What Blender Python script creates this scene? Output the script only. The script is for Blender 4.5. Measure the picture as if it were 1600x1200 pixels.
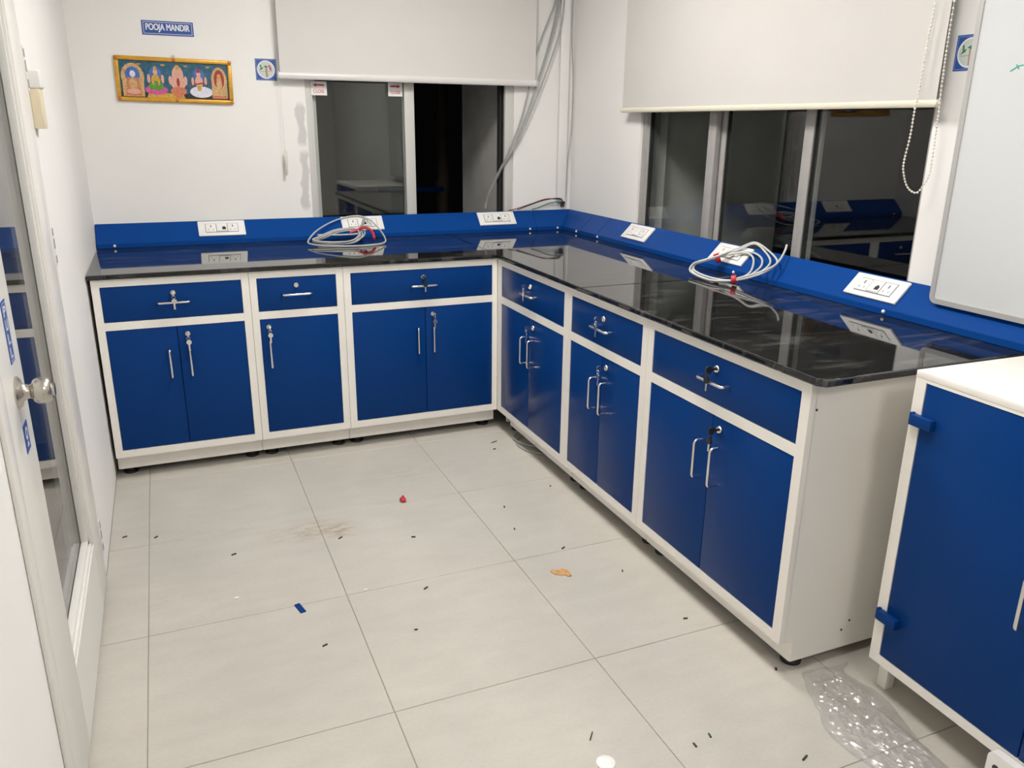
import bpy, bmesh, math, random
from mathutils import Vector, Matrix, noise

for o in list(bpy.data.objects):
    bpy.data.objects.remove(o)
scene = bpy.context.scene
C = scene.collection
R = math.radians
random.seed(7)

# ------------------------------------------------------------------ camera, world, exposure
CAM = Vector((-1.4509, -3.5942, 1.4809)); YAW, PITCH, ROLL, FPX = -23.0873, -17.773, 0.6419, 1263.782
_y, _p, _r = R(YAW), R(PITCH), R(ROLL)
_fw = Vector((-math.sin(_y) * math.cos(_p), math.cos(_y) * math.cos(_p), math.sin(_p)))
_rt = Vector((math.cos(_y), math.sin(_y), 0)); _up = _rt.cross(_fw)
_r2 = _rt * math.cos(_r) + _up * math.sin(_r); _u2 = -_rt * math.sin(_r) + _up * math.cos(_r)
cd = bpy.data.cameras.new('camera'); cam = bpy.data.objects.new('camera', cd); C.objects.link(cam)
m = Matrix((_r2, _u2, -_fw)).transposed().to_4x4(); m.translation = CAM
cam.matrix_world = m
cd.sensor_fit = 'HORIZONTAL'; cd.sensor_width = 36.0; cd.lens = FPX / 1600 * 36.0
cd.clip_start = 0.02; cd.clip_end = 100
scene.camera = cam

w = bpy.data.worlds.new('night'); scene.world = w; w.use_nodes = True
w.node_tree.nodes['Background'].inputs['Color'].default_value = (0.01, 0.010, 0.011, 1)
w.node_tree.nodes['Background'].inputs['Strength'].default_value = 0.05

scene.view_settings.view_transform = 'Standard'
scene.view_settings.look = 'None'
scene.view_settings.gamma = 1.0
scene.view_settings.use_curve_mapping = False
scene.view_settings.exposure = 1.0

LAMP = 21.0            # radiance of the ceiling panels' diffusers
LAMP_COL = (1.0, 0.972, 0.935)

# ------------------------------------------------------------------ materials
def srgb(r, g, b):
    f = lambda c: (c / 255 / 12.92) if c / 255 <= 0.04045 else ((c / 255 + 0.055) / 1.055) ** 2.4
    return (f(r), f(g), f(b), 1)

def mat(name, col, rough=0.5, metal=0.0, spec=0.5, var=0.0, vscale=8.0, bump=0.0, bscale=60.0, rvar=0.0, emis=None):
    m = bpy.data.materials.new(name); m.use_nodes = True
    nt = m.node_tree; b = nt.nodes['Principled BSDF']
    c = tuple(col[:3]) + (1,)
    b.inputs['Base Color'].default_value = c
    b.inputs['Roughness'].default_value = rough
    b.inputs['Metallic'].default_value = metal
    b.inputs['Specular IOR Level'].default_value = spec
    if var or rvar or bump:
        geo = nt.nodes.new('ShaderNodeNewGeometry')
        n = nt.nodes.new('ShaderNodeTexNoise'); n.inputs['Scale'].default_value = vscale; n.inputs['Detail'].default_value = 6
        nt.links.new(geo.outputs['Position'], n.inputs['Vector'])
        if var:
            mr = nt.nodes.new('ShaderNodeMapRange')
            mr.inputs['From Min'].default_value = 0.3; mr.inputs['From Max'].default_value = 0.7
            mr.inputs['To Min'].default_value = 1 - var; mr.inputs['To Max'].default_value = 1 + var
            nt.links.new(n.outputs['Fac'], mr.inputs['Value'])
            mx = nt.nodes.new('ShaderNodeVectorMath'); mx.operation = 'SCALE'
            mx.inputs[0].default_value = c[:3]
            nt.links.new(mr.outputs['Result'], mx.inputs['Scale'])
            nt.links.new(mx.outputs['Vector'], b.inputs['Base Color'])
        if rvar:
            mr = nt.nodes.new('ShaderNodeMapRange')
            mr.inputs['From Min'].default_value = 0.35; mr.inputs['From Max'].default_value = 0.65
            mr.inputs['To Min'].default_value = max(0.0, rough - rvar); mr.inputs['To Max'].default_value = rough + rvar
            nt.links.new(n.outputs['Fac'], mr.inputs['Value']); nt.links.new(mr.outputs['Result'], b.inputs['Roughness'])
        if bump:
            n2 = nt.nodes.new('ShaderNodeTexNoise'); n2.inputs['Scale'].default_value = bscale; n2.inputs['Detail'].default_value = 4
            nt.links.new(geo.outputs['Position'], n2.inputs['Vector'])
            bp = nt.nodes.new('ShaderNodeBump'); bp.inputs['Strength'].default_value = bump; bp.inputs['Distance'].default_value = 0.002
            nt.links.new(n2.outputs['Fac'], bp.inputs['Height']); nt.links.new(bp.outputs['Normal'], b.inputs['Normal'])
    if emis:
        b.inputs['Emission Color'].default_value = tuple(emis[0]) + (1,); b.inputs['Emission Strength'].default_value = emis[1]
    return m

def glass_mat(name, tint=(1, 1, 1), base=0.04):
    m = bpy.data.materials.new(name); m.use_nodes = True
    nt = m.node_tree; nt.nodes.clear()
    out = nt.nodes.new('ShaderNodeOutputMaterial'); mix = nt.nodes.new('ShaderNodeMixShader')
    tr = nt.nodes.new('ShaderNodeBsdfTransparent'); tr.inputs['Color'].default_value = tuple(tint) + (1,)
    gl = nt.nodes.new('ShaderNodeBsdfGlossy'); gl.inputs['Roughness'].default_value = 0.0
    lw = nt.nodes.new('ShaderNodeLayerWeight'); lw.inputs['Blend'].default_value = 0.5
    pw = nt.nodes.new('ShaderNodeMath'); pw.operation = 'POWER'; pw.inputs[1].default_value = 5
    ma = nt.nodes.new('ShaderNodeMath'); ma.operation = 'MULTIPLY_ADD'; ma.inputs[1].default_value = 1 - base; ma.inputs[2].default_value = base
    L = nt.links.new
    L(lw.outputs['Facing'], pw.inputs[0]); L(pw.outputs[0], ma.inputs[0]); L(ma.outputs[0], mix.inputs['Fac'])
    L(tr.outputs[0], mix.inputs[1]); L(gl.outputs[0], mix.inputs[2]); L(mix.outputs[0], out.inputs['Surface'])
    return m

def film_mat():
    m = bpy.data.materials.new('clear_film'); m.use_nodes = True
    nt = m.node_tree; nt.nodes.clear(); L = nt.links.new
    out = nt.nodes.new('ShaderNodeOutputMaterial'); m1 = nt.nodes.new('ShaderNodeMixShader'); m2 = nt.nodes.new('ShaderNodeMixShader')
    tr = nt.nodes.new('ShaderNodeBsdfTransparent')
    df = nt.nodes.new('ShaderNodeBsdfDiffuse'); df.inputs['Color'].default_value = (0.72, 0.70, 0.68, 1)
    gl = nt.nodes.new('ShaderNodeBsdfGlossy'); gl.inputs['Roughness'].default_value = 0.2
    m1.inputs['Fac'].default_value = 0.15
    lw = nt.nodes.new('ShaderNodeLayerWeight'); lw.inputs['Blend'].default_value = 0.5
    pw = nt.nodes.new('ShaderNodeMath'); pw.operation = 'POWER'; pw.inputs[1].default_value = 4
    ma = nt.nodes.new('ShaderNodeMath'); ma.operation = 'MULTIPLY_ADD'; ma.inputs[1].default_value = 0.7; ma.inputs[2].default_value = 0.10
    L(lw.outputs['Facing'], pw.inputs[0]); L(pw.outputs[0], ma.inputs[0]); L(ma.outputs[0], m2.inputs['Fac'])
    L(tr.outputs[0], m1.inputs[1]); L(df.outputs[0], m1.inputs[2])
    L(m1.outputs[0], m2.inputs[1]); L(gl.outputs[0], m2.inputs[2]); L(m2.outputs[0], out.inputs['Surface'])
    return m

WHITE = mat('white_powder_coat', (0.86, 0.828, 0.77), 0.38, var=0.015, vscale=3, bump=0.05, bscale=300)
BLUE = mat('blue_powder_coat', (0.0036, 0.040, 0.185), 0.25, spec=0.09, bump=0.03, bscale=250)
RACE = mat('blue_raceway_coat', (0.0035, 0.056, 0.270), 0.27, spec=0.10)
GAP = mat('dark_gap', (0.02, 0.02, 0.02), 0.8)
BLACKP = mat('black_plastic', (0.012, 0.012, 0.012), 0.45)
CHROME = mat('satin_chrome', (0.78, 0.76, 0.73), 0.20, metal=1.0)
STEEL = mat('brushed_steel', (0.55, 0.52, 0.47), 0.27, metal=1.0)
SOCKW = mat('white_socket_plastic', (0.86, 0.85, 0.83), 0.35)
SOCKL = mat('socket_seam_grey', (0.20, 0.195, 0.19), 0.6)
CABLE = mat('grey_white_cable', (0.62, 0.62, 0.60), 0.45)
CABLEG = mat('grey_cable', (0.36, 0.37, 0.36), 0.5)
REDT = mat('red_tape', (0.55, 0.03, 0.045), 0.4)
REDW = mat('red_wire', (0.17, 0.018, 0.014), 0.45)
GREENW = mat('green_wire', (0.02, 0.16, 0.05), 0.45)
ALUW = mat('white_window_profile', (0.66, 0.65, 0.62), 0.4)
ALUG = mat('grey_window_profile', (0.40, 0.385, 0.37), 0.42, metal=0.0, var=0.06, vscale=14)
GASKET = mat('black_gasket', (0.03, 0.03, 0.03), 0.7)
GLASS = glass_mat('window_glass', (0.93, 0.95, 0.94), 0.045)
DGLASS = glass_mat('door_glass', (0.94, 0.95, 0.95), 0.045)
FABL = mat('grey_white_blind_fabric', (0.70, 0.68, 0.652), 0.85, var=0.01, bump=0.1, bscale=900)
FABR = mat('cream_blind_fabric', (0.625, 0.602, 0.575), 0.85, var=0.012, vscale=4, bump=0.1, bscale=900)
RAILL = mat('white_blind_rail', (0.74, 0.72, 0.70), 0.3)
RAILR = mat('cream_blind_rail', (0.76, 0.71, 0.58), 0.35)
BEAD = mat('ivory_bead', (0.78, 0.74, 0.66), 0.4)
BOARD = mat('whiteboard_enamel', (0.645, 0.665, 0.67), 0.22)
BFRAME = mat('board_frame_aluminium', (0.50, 0.49, 0.48), 0.38, metal=0.25)
GOLD = mat('gilt_frame', (0.68, 0.36, 0.04), 0.3, metal=0.35, var=0.12, vscale=60)
SIGNB = mat('sign_blue', srgb(45, 82, 160), 0.4)
SIGNW = mat('sign_white', (0.80, 0.82, 0.86), 0.4)
TEALP = mat('print_teal', srgb(38, 92, 118), 0.35, var=0.3, vscale=70)
CREAMP = mat('cream_plastic', (0.76, 0.66, 0.47), 0.45)
CONC = mat('outside_render', (0.72, 0.70, 0.68), 0.9, var=0.1, vscale=5)
PIPEM = mat('outside_pipe', (0.10, 0.075, 0.055), 0.7)
CEILM = mat('ceiling_paint', (0.88, 0.875, 0.86), 0.9)
DOORM = mat('door_enamel', (0.80, 0.785, 0.745), 0.32, var=0.012, vscale=2)
PAPER = mat('brown_paper', srgb(196, 150, 96), 0.8, var=0.15, vscale=80)
FILM = film_mat()
FEET = BLACKP

def wall_mat(name, col, stain=False):
    m = bpy.data.materials.new(name); m.use_nodes = True
    nt = m.node_tree; b = nt.nodes['Principled BSDF']; L = nt.links.new
    b.inputs['Roughness'].default_value = 0.6
    geo = nt.nodes.new('ShaderNodeNewGeometry')
    n = nt.nodes.new('ShaderNodeTexNoise'); n.inputs['Scale'].default_value = 1.7; n.inputs['Detail'].default_value = 5
    L(geo.outputs['Position'], n.inputs['Vector'])
    mr = nt.nodes.new('ShaderNodeMapRange'); mr.inputs['From Min'].default_value = 0.3; mr.inputs['From Max'].default_value = 0.7
    mr.inputs['To Min'].default_value = 0.97; mr.inputs['To Max'].default_value = 1.02
    L(n.outputs['Fac'], mr.inputs['Value'])
    sc = nt.nodes.new('ShaderNodeVectorMath'); sc.operation = 'SCALE'; sc.inputs[0].default_value = col
    L(mr.outputs['Result'], sc.inputs['Scale'])
    last = sc.outputs['Vector']
    if stain:      # grey scraped filler beside the left window jamb, with its own ragged outline
        sep = nt.nodes.new('ShaderNodeSeparateXYZ'); L(geo.outputs['Position'], sep.inputs[0])
        nz = nt.nodes.new('ShaderNodeTexNoise'); nz.inputs['Scale'].default_value = 14; nz.inputs['Detail'].default_value = 6
        L(geo.outputs['Position'], nz.inputs['Vector'])
        def band(sock, c, h, soft):
            s = nt.nodes.new('ShaderNodeMath'); s.operation = 'SUBTRACT'; L(sock, s.inputs[0]); s.inputs[1].default_value = c
            a = nt.nodes.new('ShaderNodeMath'); a.operation = 'ABSOLUTE'; L(s.outputs[0], a.inputs[0])
            r = nt.nodes.new('ShaderNodeMapRange'); r.inputs['From Min'].default_value = h; r.inputs['From Max'].default_value = h + soft
            r.inputs['To Min'].default_value = 1; r.inputs['To Max'].default_value = 0; L(a.outputs[0], r.inputs['Value']); return r.outputs['Result']
        jx = nt.nodes.new('ShaderNodeMath'); jx.operation = 'MULTIPLY_ADD'; jx.inputs[1].default_value = 0.06; L(nz.outputs['Fac'], jx.inputs[0]); L(sep.outputs['X'], jx.inputs[2])
        bx = band(jx.outputs[0], -0.722, 0.016, 0.008)
        b1 = band(sep.outputs['Z'], 1.47, 0.085, 0.03); b2 = band(sep.outputs['Z'], 1.19, 0.13, 0.03)
        mxm = nt.nodes.new('ShaderNodeMath'); mxm.operation = 'MAXIMUM'; L(b1, mxm.inputs[0]); L(b2, mxm.inputs[1])
        ml = nt.nodes.new('ShaderNodeMath'); ml.operation = 'MULTIPLY'; L(bx, ml.inputs[0]); L(mxm.outputs[0], ml.inputs[1])
        mix = nt.nodes.new('ShaderNodeMixRGB'); mix.inputs['Color2'].default_value = (0.63, 0.62, 0.605, 1)
        L(ml.outputs[0], mix.inputs['Fac']); L(last, mix.inputs['Color1']); last = mix.outputs['Color']
    L(last, b.inputs['Base Color'])
    n2 = nt.nodes.new('ShaderNodeTexNoise'); n2.inputs['Scale'].default_value = 35; n2.inputs['Detail'].default_value = 5
    L(geo.outputs['Position'], n2.inputs['Vector'])
    bp = nt.nodes.new('ShaderNodeBump'); bp.inputs['Strength'].default_value = 0.06; bp.inputs['Distance'].default_value = 0.003
    L(n2.outputs['Fac'], bp.inputs['Height']); L(bp.outputs['Normal'], b.inputs['Normal'])
    return m
WALL = wall_mat('wall_paint', (0.895, 0.88, 0.855))
WALLB = wall_mat('wall_paint_patched', (0.895, 0.88, 0.855), True)

def tile_mat():
    m = bpy.data.materials.new('beige_floor_tile'); m.use_nodes = True
    nt = m.node_tree; b = nt.nodes['Principled BSDF']; L = nt.links.new
    geo = nt.nodes.new('ShaderNodeNewGeometry')
    def nz(scale, det, stretch=None, rough=0.5):
        n = nt.nodes.new('ShaderNodeTexNoise'); n.inputs['Scale'].default_value = scale; n.inputs['Detail'].default_value = det
        n.inputs['Roughness'].default_value = rough
        if stretch:
            mp = nt.nodes.new('ShaderNodeMapping'); mp.inputs['Scale'].default_value = stretch
            L(geo.outputs['Position'], mp.inputs['Vector']); L(mp.outputs['Vector'], n.inputs['Vector'])
        else:
            L(geo.outputs['Position'], n.inputs['Vector'])
        return n.outputs['Fac']
    big = nz(1.6, 4); mid = nz(7, 6, (1, 2.6, 1)); fine = nz(70, 4, (1, 2.2, 1))
    def ramp(sock, a, b_, lo, hi):
        r = nt.nodes.new('ShaderNodeMapRange'); r.inputs['From Min'].default_value = a; r.inputs['From Max'].default_value = b_
        r.inputs['To Min'].default_value = lo; r.inputs['To Max'].default_value = hi; L(sock, r.inputs['Value']); return r.outputs['Result']
    def mul(a, b_):
        x = nt.nodes.new('ShaderNodeMath'); x.operation = 'MULTIPLY'; L(a, x.inputs[0]); L(b_, x.inputs[1]); return x.outputs[0]
    k = mul(mul(ramp(big, 0.3, 0.7, 0.92, 1.06), ramp(mid, 0.3, 0.7, 0.95, 1.03)), ramp(fine, 0.35, 0.65, 0.975, 1.02))
    sc = nt.nodes.new('ShaderNodeVectorMath'); sc.operation = 'SCALE'; sc.inputs[0].default_value = (0.535, 0.507, 0.452); L(k, sc.inputs['Scale'])
    # dried brown smears on the floor
    last = sc.outputs['Vector']
    streak = nz(16, 5, (1.0, 2.4, 1), 0.7)
    for (x, y, rx, ry, amt) in ((-1.06, -0.76, 0.20, 0.10, 0.75), (-0.96, -0.80, 0.10, 0.07, 0.8), (-0.62, -0.36, 0.22, 0.12, 0.22), (-1.60, -1.05, 0.10, 0.06, 0.18)):
        d = nt.nodes.new('ShaderNodeVectorMath'); d.operation = 'SUBTRACT'; L(geo.outputs['Position'], d.inputs[0]); d.inputs[1].default_value = (x, y, 0)
        s = nt.nodes.new('ShaderNodeVectorMath'); s.operation = 'MULTIPLY'; L(d.outputs[0], s.inputs[0]); s.inputs[1].default_value = (1 / rx, 1 / ry, 0)
        ln = nt.nodes.new('ShaderNodeVectorMath'); ln.operation = 'LENGTH'; L(s.outputs[0], ln.inputs[0])
        f = mul(ramp(ln.outputs['Value'], 0.2, 1.0, amt, 0.0), ramp(streak, 0.44, 0.62, 0.0, 1.0))
        mix = nt.nodes.new('ShaderNodeMixRGB'); mix.inputs['Color2'].default_value = (0.34, 0.27, 0.18, 1)
        L(f, mix.inputs['Fac']); L(last, mix.inputs['Color1']); last = mix.outputs['Color']
    L(last, b.inputs['Base Color'])
    L(ramp(mid, 0.3, 0.7, 0.28, 0.40), b.inputs['Roughness'])
    b.inputs['Specular IOR Level'].default_value = 0.4
    return m
TILE = tile_mat()
GROUT = mat('floor_grout', (0.36, 0.325, 0.27), 0.9)

def granite_mat():
    m = bpy.data.materials.new('black_granite'); m.use_nodes = True
    nt = m.node_tree; b = nt.nodes['Principled BSDF']; L = nt.links.new
    geo = nt.nodes.new('ShaderNodeNewGeometry')
    sp = nt.nodes.new('ShaderNodeTexNoise'); sp.inputs['Scale'].default_value = 260; sp.inputs['Detail'].default_value = 3
    L(geo.outputs['Position'], sp.inputs['Vector'])
    r = nt.nodes.new('ShaderNodeMapRange'); r.inputs['From Min'].default_value = 0.45; r.inputs['From Max'].default_value = 0.75
    r.inputs['To Min'].default_value = 0.008; r.inputs['To Max'].default_value = 0.022; L(sp.outputs['Fac'], r.inputs['Value'])
    # hazy dust wiped in streaks over the polish
    mp = nt.nodes.new('ShaderNodeMapping'); mp.inputs['Rotation'].default_value = (0, 0, 0.6); mp.inputs['Scale'].default_value = (2.0, 7.0, 1)
    L(geo.outputs['Position'], mp.inputs['Vector'])
    du = nt.nodes.new('ShaderNodeTexNoise'); du.inputs['Scale'].default_value = 2.2; du.inputs['Detail'].default_value = 7; du.inputs['Roughness'].default_value = 0.65; du.inputs['Distortion'].default_value = 1.2
    L(mp.outputs['Vector'], du.inputs['Vector'])
    dr = nt.nodes.new('ShaderNodeMapRange'); dr.inputs['From Min'].default_value = 0.52; dr.inputs['From Max'].default_value = 0.80
    dr.inputs['To Min'].default_value = 0.0; dr.inputs['To Max'].default_value = 0.32; L(du.outputs['Fac'], dr.inputs['Value'])
    mix = nt.nodes.new('ShaderNodeMixRGB'); mix.inputs['Color2'].default_value = (0.33, 0.32, 0.30, 1)
    L(dr.outputs['Result'], mix.inputs['Fac']); L(r.outputs['Result'], mix.inputs['Color1']); L(mix.outputs['Color'], b.inputs['Base Color'])
    b.inputs['Roughness'].default_value = 0.035; b.inputs['IOR'].default_value = 1.55
    return m
GRANITE = granite_mat()

# ------------------------------------------------------------------ mesh helpers
def box(bm, x0, x1, y0, y1, z0, z1, bev=0.0, seg=2):
    vs = [bm.verts.new(p) for p in ((x0, y0, z0), (x1, y0, z0), (x1, y1, z0), (x0, y1, z0), (x0, y0, z1), (x1, y0, z1), (x1, y1, z1), (x0, y1, z1))]
    fs = [bm.faces.new([vs[i] for i in f]) for f in ((3, 2, 1, 0), (4, 5, 6, 7), (0, 1, 5, 4), (1, 2, 6, 5), (2, 3, 7, 6), (3, 0, 4, 7))]
    if bev > 0:
        es = list({e for f in fs for e in f.edges})
        bmesh.ops.bevel(bm, geom=es, offset=bev, segments=seg, affect='EDGES', profile=0.5)
    return fs

def prism(bm, poly, z0, z1):
    """poly in XY (counter-clockwise), extruded along Z"""
    lo = [bm.verts.new((x, y, z0)) for x, y in poly]; hi = [bm.verts.new((x, y, z1)) for x, y in poly]
    n = len(poly); fs = [bm.faces.new(lo[::-1]), bm.faces.new(hi)]
    for i in range(n):
        fs.append(bm.faces.new((lo[i], lo[(i + 1) % n], hi[(i + 1) % n], hi[i])))
    return fs

def tube(bm, pts, r, seg=8, closed=False):
    pts = [Vector(p) for p in pts]; n = len(pts)
    T = []
    for i in range(n):
        if closed: d = pts[(i + 1) % n] - pts[i - 1]
        else: d = pts[min(i + 1, n - 1)] - pts[max(i - 1, 0)]
        T.append(d.normalized() if d.length > 1e-9 else Vector((0, 0, 1)))
    up = Vector((0, 0, 1)) if abs(T[0].z) < 0.9 else Vector((1, 0, 0))
    N = (up - T[0] * up.dot(T[0])).normalized(); rings = []
    for i in range(n):
        N = (N - T[i] * N.dot(T[i])); N = N.normalized() if N.length > 1e-6 else T[i].orthogonal().normalized()
        B = T[i].cross(N); rr = r[i] if isinstance(r, (list, tuple)) else r
        rings.append([bm.verts.new(pts[i] + (N * math.cos(2 * math.pi * k / seg) + B * math.sin(2 * math.pi * k / seg)) * rr) for k in range(seg)])
    for i in range(n if closed else n - 1):
        a, b = rings[i], rings[(i + 1) % n]
        for k in range(seg):
            bm.faces.new((a[k], a[(k + 1) % seg], b[(k + 1) % seg], b[k]))
    if not closed:
        bm.faces.new(rings[0][::-1]); bm.faces.new(rings[-1])

def lathe(bm, prof, origin, axis, seg=20):
    """prof = [(radius, height)], revolved round axis from origin"""
    axis = Vector(axis).normalized(); o = Vector(origin)
    e1 = axis.orthogonal().normalized(); e2 = axis.cross(e1); rings = []
    for r, h in prof:
        rings.append([bm.verts.new(o + axis * h + (e1 * math.cos(2 * math.pi * k / seg) + e2 * math.sin(2 * math.pi * k / seg)) * max(r, 1e-5)) for k in range(seg)])
    for a, b in zip(rings, rings[1:]):
        for k in range(seg):
            bm.faces.new((a[k], a[(k + 1) % seg], b[(k + 1) % seg], b[k]))
    bm.faces.new(rings[0][::-1]); bm.faces.new(rings[-1])

def smooth_path(pts, sub=8, closed=False):
    P = [Vector(p) for p in pts]; n = len(P); out = []
    rng = range(n) if closed else range(n - 1)
    for i in rng:
        if closed: p0, p1, p2, p3 = P[i - 1], P[i], P[(i + 1) % n], P[(i + 2) % n]
        else: p0, p1, p2, p3 = P[max(i - 1, 0)], P[i], P[i + 1], P[min(i + 2, n - 1)]
        for k in range(sub):
            t = k / sub
            out.append(0.5 * ((2 * p1) + (-p0 + p2) * t + (2 * p0 - 5 * p1 + 4 * p2 - p3) * t * t + (-p0 + 3 * p1 - 3 * p2 + p3) * t ** 3))
    if not closed: out.append(P[-1])
    return out

def obj(name, bm, m, parent=None, smooth=False, mats=None):
    bmesh.ops.recalc_face_normals(bm, faces=bm.faces[:])
    me = bpy.data.meshes.new(name); bm.to_mesh(me); bm.free()
    for x in (mats or [m]): me.materials.append(x)
    if smooth:
        axis = [max(abs(c) for c in p.normal) > 0.9995 for p in me.polygons]
        tot = sum(p.area for p in me.polygons); flat = sum(p.area for p, a in zip(me.polygons, axis) if a)
        boxy = flat > 0.6 * tot
        for p, a in zip(me.polygons, axis): p.use_smooth = not (boxy and a)
        try: me.set_sharp_from_angle(angle=R(40))
        except Exception: pass
    o = bpy.data.objects.new(name, me); C.objects.link(o)
    if parent: o.parent = parent
    return o

def bmx(): return bmesh.new()
def boxo(name, b, m, parent=None, bev=0.0, seg=2, smooth=False):
    bm = bmx(); box(bm, *b, bev=bev, seg=seg); return obj(name, bm, m, parent, smooth or bev > 0)

def tag(o, label, cat, group=None):
    o['label'] = label; o['category'] = cat
    if group: o['group'] = group
    return o
def thing(name, label, cat, loc=(0, 0, 0), rot=(0, 0, 0), group=None):
    o = bpy.data.objects.new(name, None); C.objects.link(o); o.location = loc; o.rotation_euler = rot
    o.empty_display_size = 0.05
    return tag(o, label, cat, group)
def struct(o):
    o['kind'] = 'structure'; return o
def sroot(name, loc=(0, 0, 0)):
    o = bpy.data.objects.new(name, None); C.objects.link(o); o.location = loc; o['kind'] = 'structure'; return o

def text_bm(s, height, width, bold=0.0):
    """filled lettering as a flat mesh in XZ facing -Y, centred on the origin, fitted to width x height"""
    cu = bpy.data.curves.new('t', 'FONT'); cu.body = s; cu.extrude = 0.0
    o = bpy.data.objects.new('t', cu); C.objects.link(o)
    bpy.context.view_layer.update()
    dg = bpy.context.evaluated_depsgraph_get(); me = bpy.data.meshes.new_from_object(o.evaluated_get(dg))
    xs = [v.co.x for v in me.vertices]; ys = [v.co.y for v in me.vertices]
    cx, cy = (min(xs) + max(xs)) / 2, (min(ys) + max(ys)) / 2
    sx, sy = width / (max(xs) - min(xs)), height / (max(ys) - min(ys))
    bm = bmx(); bm.from_mesh(me)
    for v in bm.verts: v.co = Vector(((v.co.x - cx) * sx, 0, (v.co.y - cy) * sy))
    if bold:      # thicken the strokes: copies of each letter shifted by a hair
        src = bpy.data.meshes.new('b'); bm.to_mesh(src); bm.clear()
        for dx, dz in ((-1, -.5), (-1, .5), (1, -.5), (1, .5), (0, 0)):
            n0 = len(bm.verts); bm.from_mesh(src); bm.verts.ensure_lookup_table()
            for v in bm.verts[n0:]: v.co.x += dx * bold; v.co.z += dz * bold; v.co.y -= n0 * 1e-7
        bpy.data.meshes.remove(src)
    bpy.data.objects.remove(o); bpy.data.curves.remove(cu); bpy.data.meshes.remove(me)
    return bm
def flat_bm(bm, poly, y=0.0, mi=0):
    f = bm.faces.new([bm.verts.new((x, y, z)) for x, z in poly]); f.material_index = mi; return f
def ell(cx, cz, rx, rz, n=20, a0=0, a1=2 * math.pi):
    full = abs(a1 - a0 - 2 * math.pi) < 1e-6
    return [(cx + rx * math.cos(a0 + (a1 - a0) * k / (n if full else n - 1)), cz + rz * math.sin(a0 + (a1 - a0) * k / (n if full else n - 1))) for k in range(n)]

# ------------------------------------------------------------------ room dimensions
XL, XR, YB, YF, ZC = -1.767, 0.800, 0.840, -6.2, 2.60
WT = 0.16
# ---- floor: slab and tiles laid at 0.6 m
fl = struct(boxo('floor', (XL - 1.6, XR + WT, YF - WT, YB + WT, -0.12, -0.0025), GROUT))
tx0, ty0, ts, gap = -1.6334, -0.6482, 0.6, 0.0022
xs = [XL] + [tx0 + ts * k for k in range(0, 6) if XL < tx0 + ts * k < XR] + [XR]
ys = [YF] + sorted([ty0 + ts * k for k in range(-12, 6) if YF < ty0 + ts * k < YB]) + [YB]
tile_mesh = {}
for i in range(len(xs) - 1):
    for j in range(len(ys) - 1):
        wx, wy = round(xs[i + 1] - xs[i] - gap, 4), round(ys[j + 1] - ys[j] - gap, 4)
        if wx < 0.01 or wy < 0.01: continue
        key = (wx, wy)
        if key not in tile_mesh:
            bm = bmx(); box(bm, -wx / 2, wx / 2, -wy / 2, wy / 2, -0.004, 0.0, bev=0.0012, seg=1)
            t = obj('tile', bm, TILE, fl); tile_mesh[key] = t.data
        else:
            t = bpy.data.objects.new('tile', tile_mesh[key]); C.objects.link(t); t.parent = fl
        t.location = ((xs[i] + xs[i + 1]) / 2, (ys[j] + ys[j + 1]) / 2, 0)

struct(boxo('ceiling', (XL - 1.6, XR + WT, YF - WT, YB + WT, ZC, ZC + 0.1), CEILM))
struct(boxo('wall_front', (XL - 1.6, XR + WT, YF - WT, YF, 0, ZC), WALL))

def wall_with_hole(name, axis, c0, c1, a0, a1, ha0, ha1, hz0, hz1, m):
    """axis 'y': wall spans a along X at y c0..c1 ; axis 'x': spans a along Y"""
    bm = bmx()
    for (p0, p1, z0, z1) in ((a0, ha0, 0, ZC), (ha1, a1, 0, ZC), (ha0, ha1, 0, hz0), (ha0, ha1, hz1, ZC)):
        if p1 - p0 < 1e-4 or z1 - z0 < 1e-4: continue
        if axis == 'y': box(bm, p0, p1, c0, c1, z0, z1)
        else: box(bm, c0, c1, p0, p1, z0, z1)
    bmesh.ops.remove_doubles(bm, verts=bm.verts[:], dist=1e-5)
    return struct(obj(name, bm, m))
W1 = (-0.722, 0.432, 0.945, 2.10)     # back window opening x0,x1,z0,z1
W2 = (-1.655, 0.075, 0.96, 2.10)     # right window opening y0,y1,z0,z1
D1 = (-1.935, -0.855, 0.0, 2.08)     # door opening y0,y1
wall_with_hole('wall_back', 'y', YB, YB + WT, XL - WT, XR + WT, *W1, WALLB)
wall_with_hole('wall_right', 'x', XR, XR + WT, YF, YB, *W2, WALL)
wall_with_hole('wall_left', 'x', XL - 0.10, XL, YF, YB, *D1, WALL)
# corridor on the far side of the glazed door
bm = bmx(); box(bm, XL - 1.6, XL - 1.5, YF, YB + WT, 0, ZC); struct(obj('wall_corridor', bm, WALL))
bm = bmx(); box(bm, XL - 1.5, XL - 0.10, 0.6, 0.7, 0, ZC); struct(obj('wall_corridor_end', bm, WALL))

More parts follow.
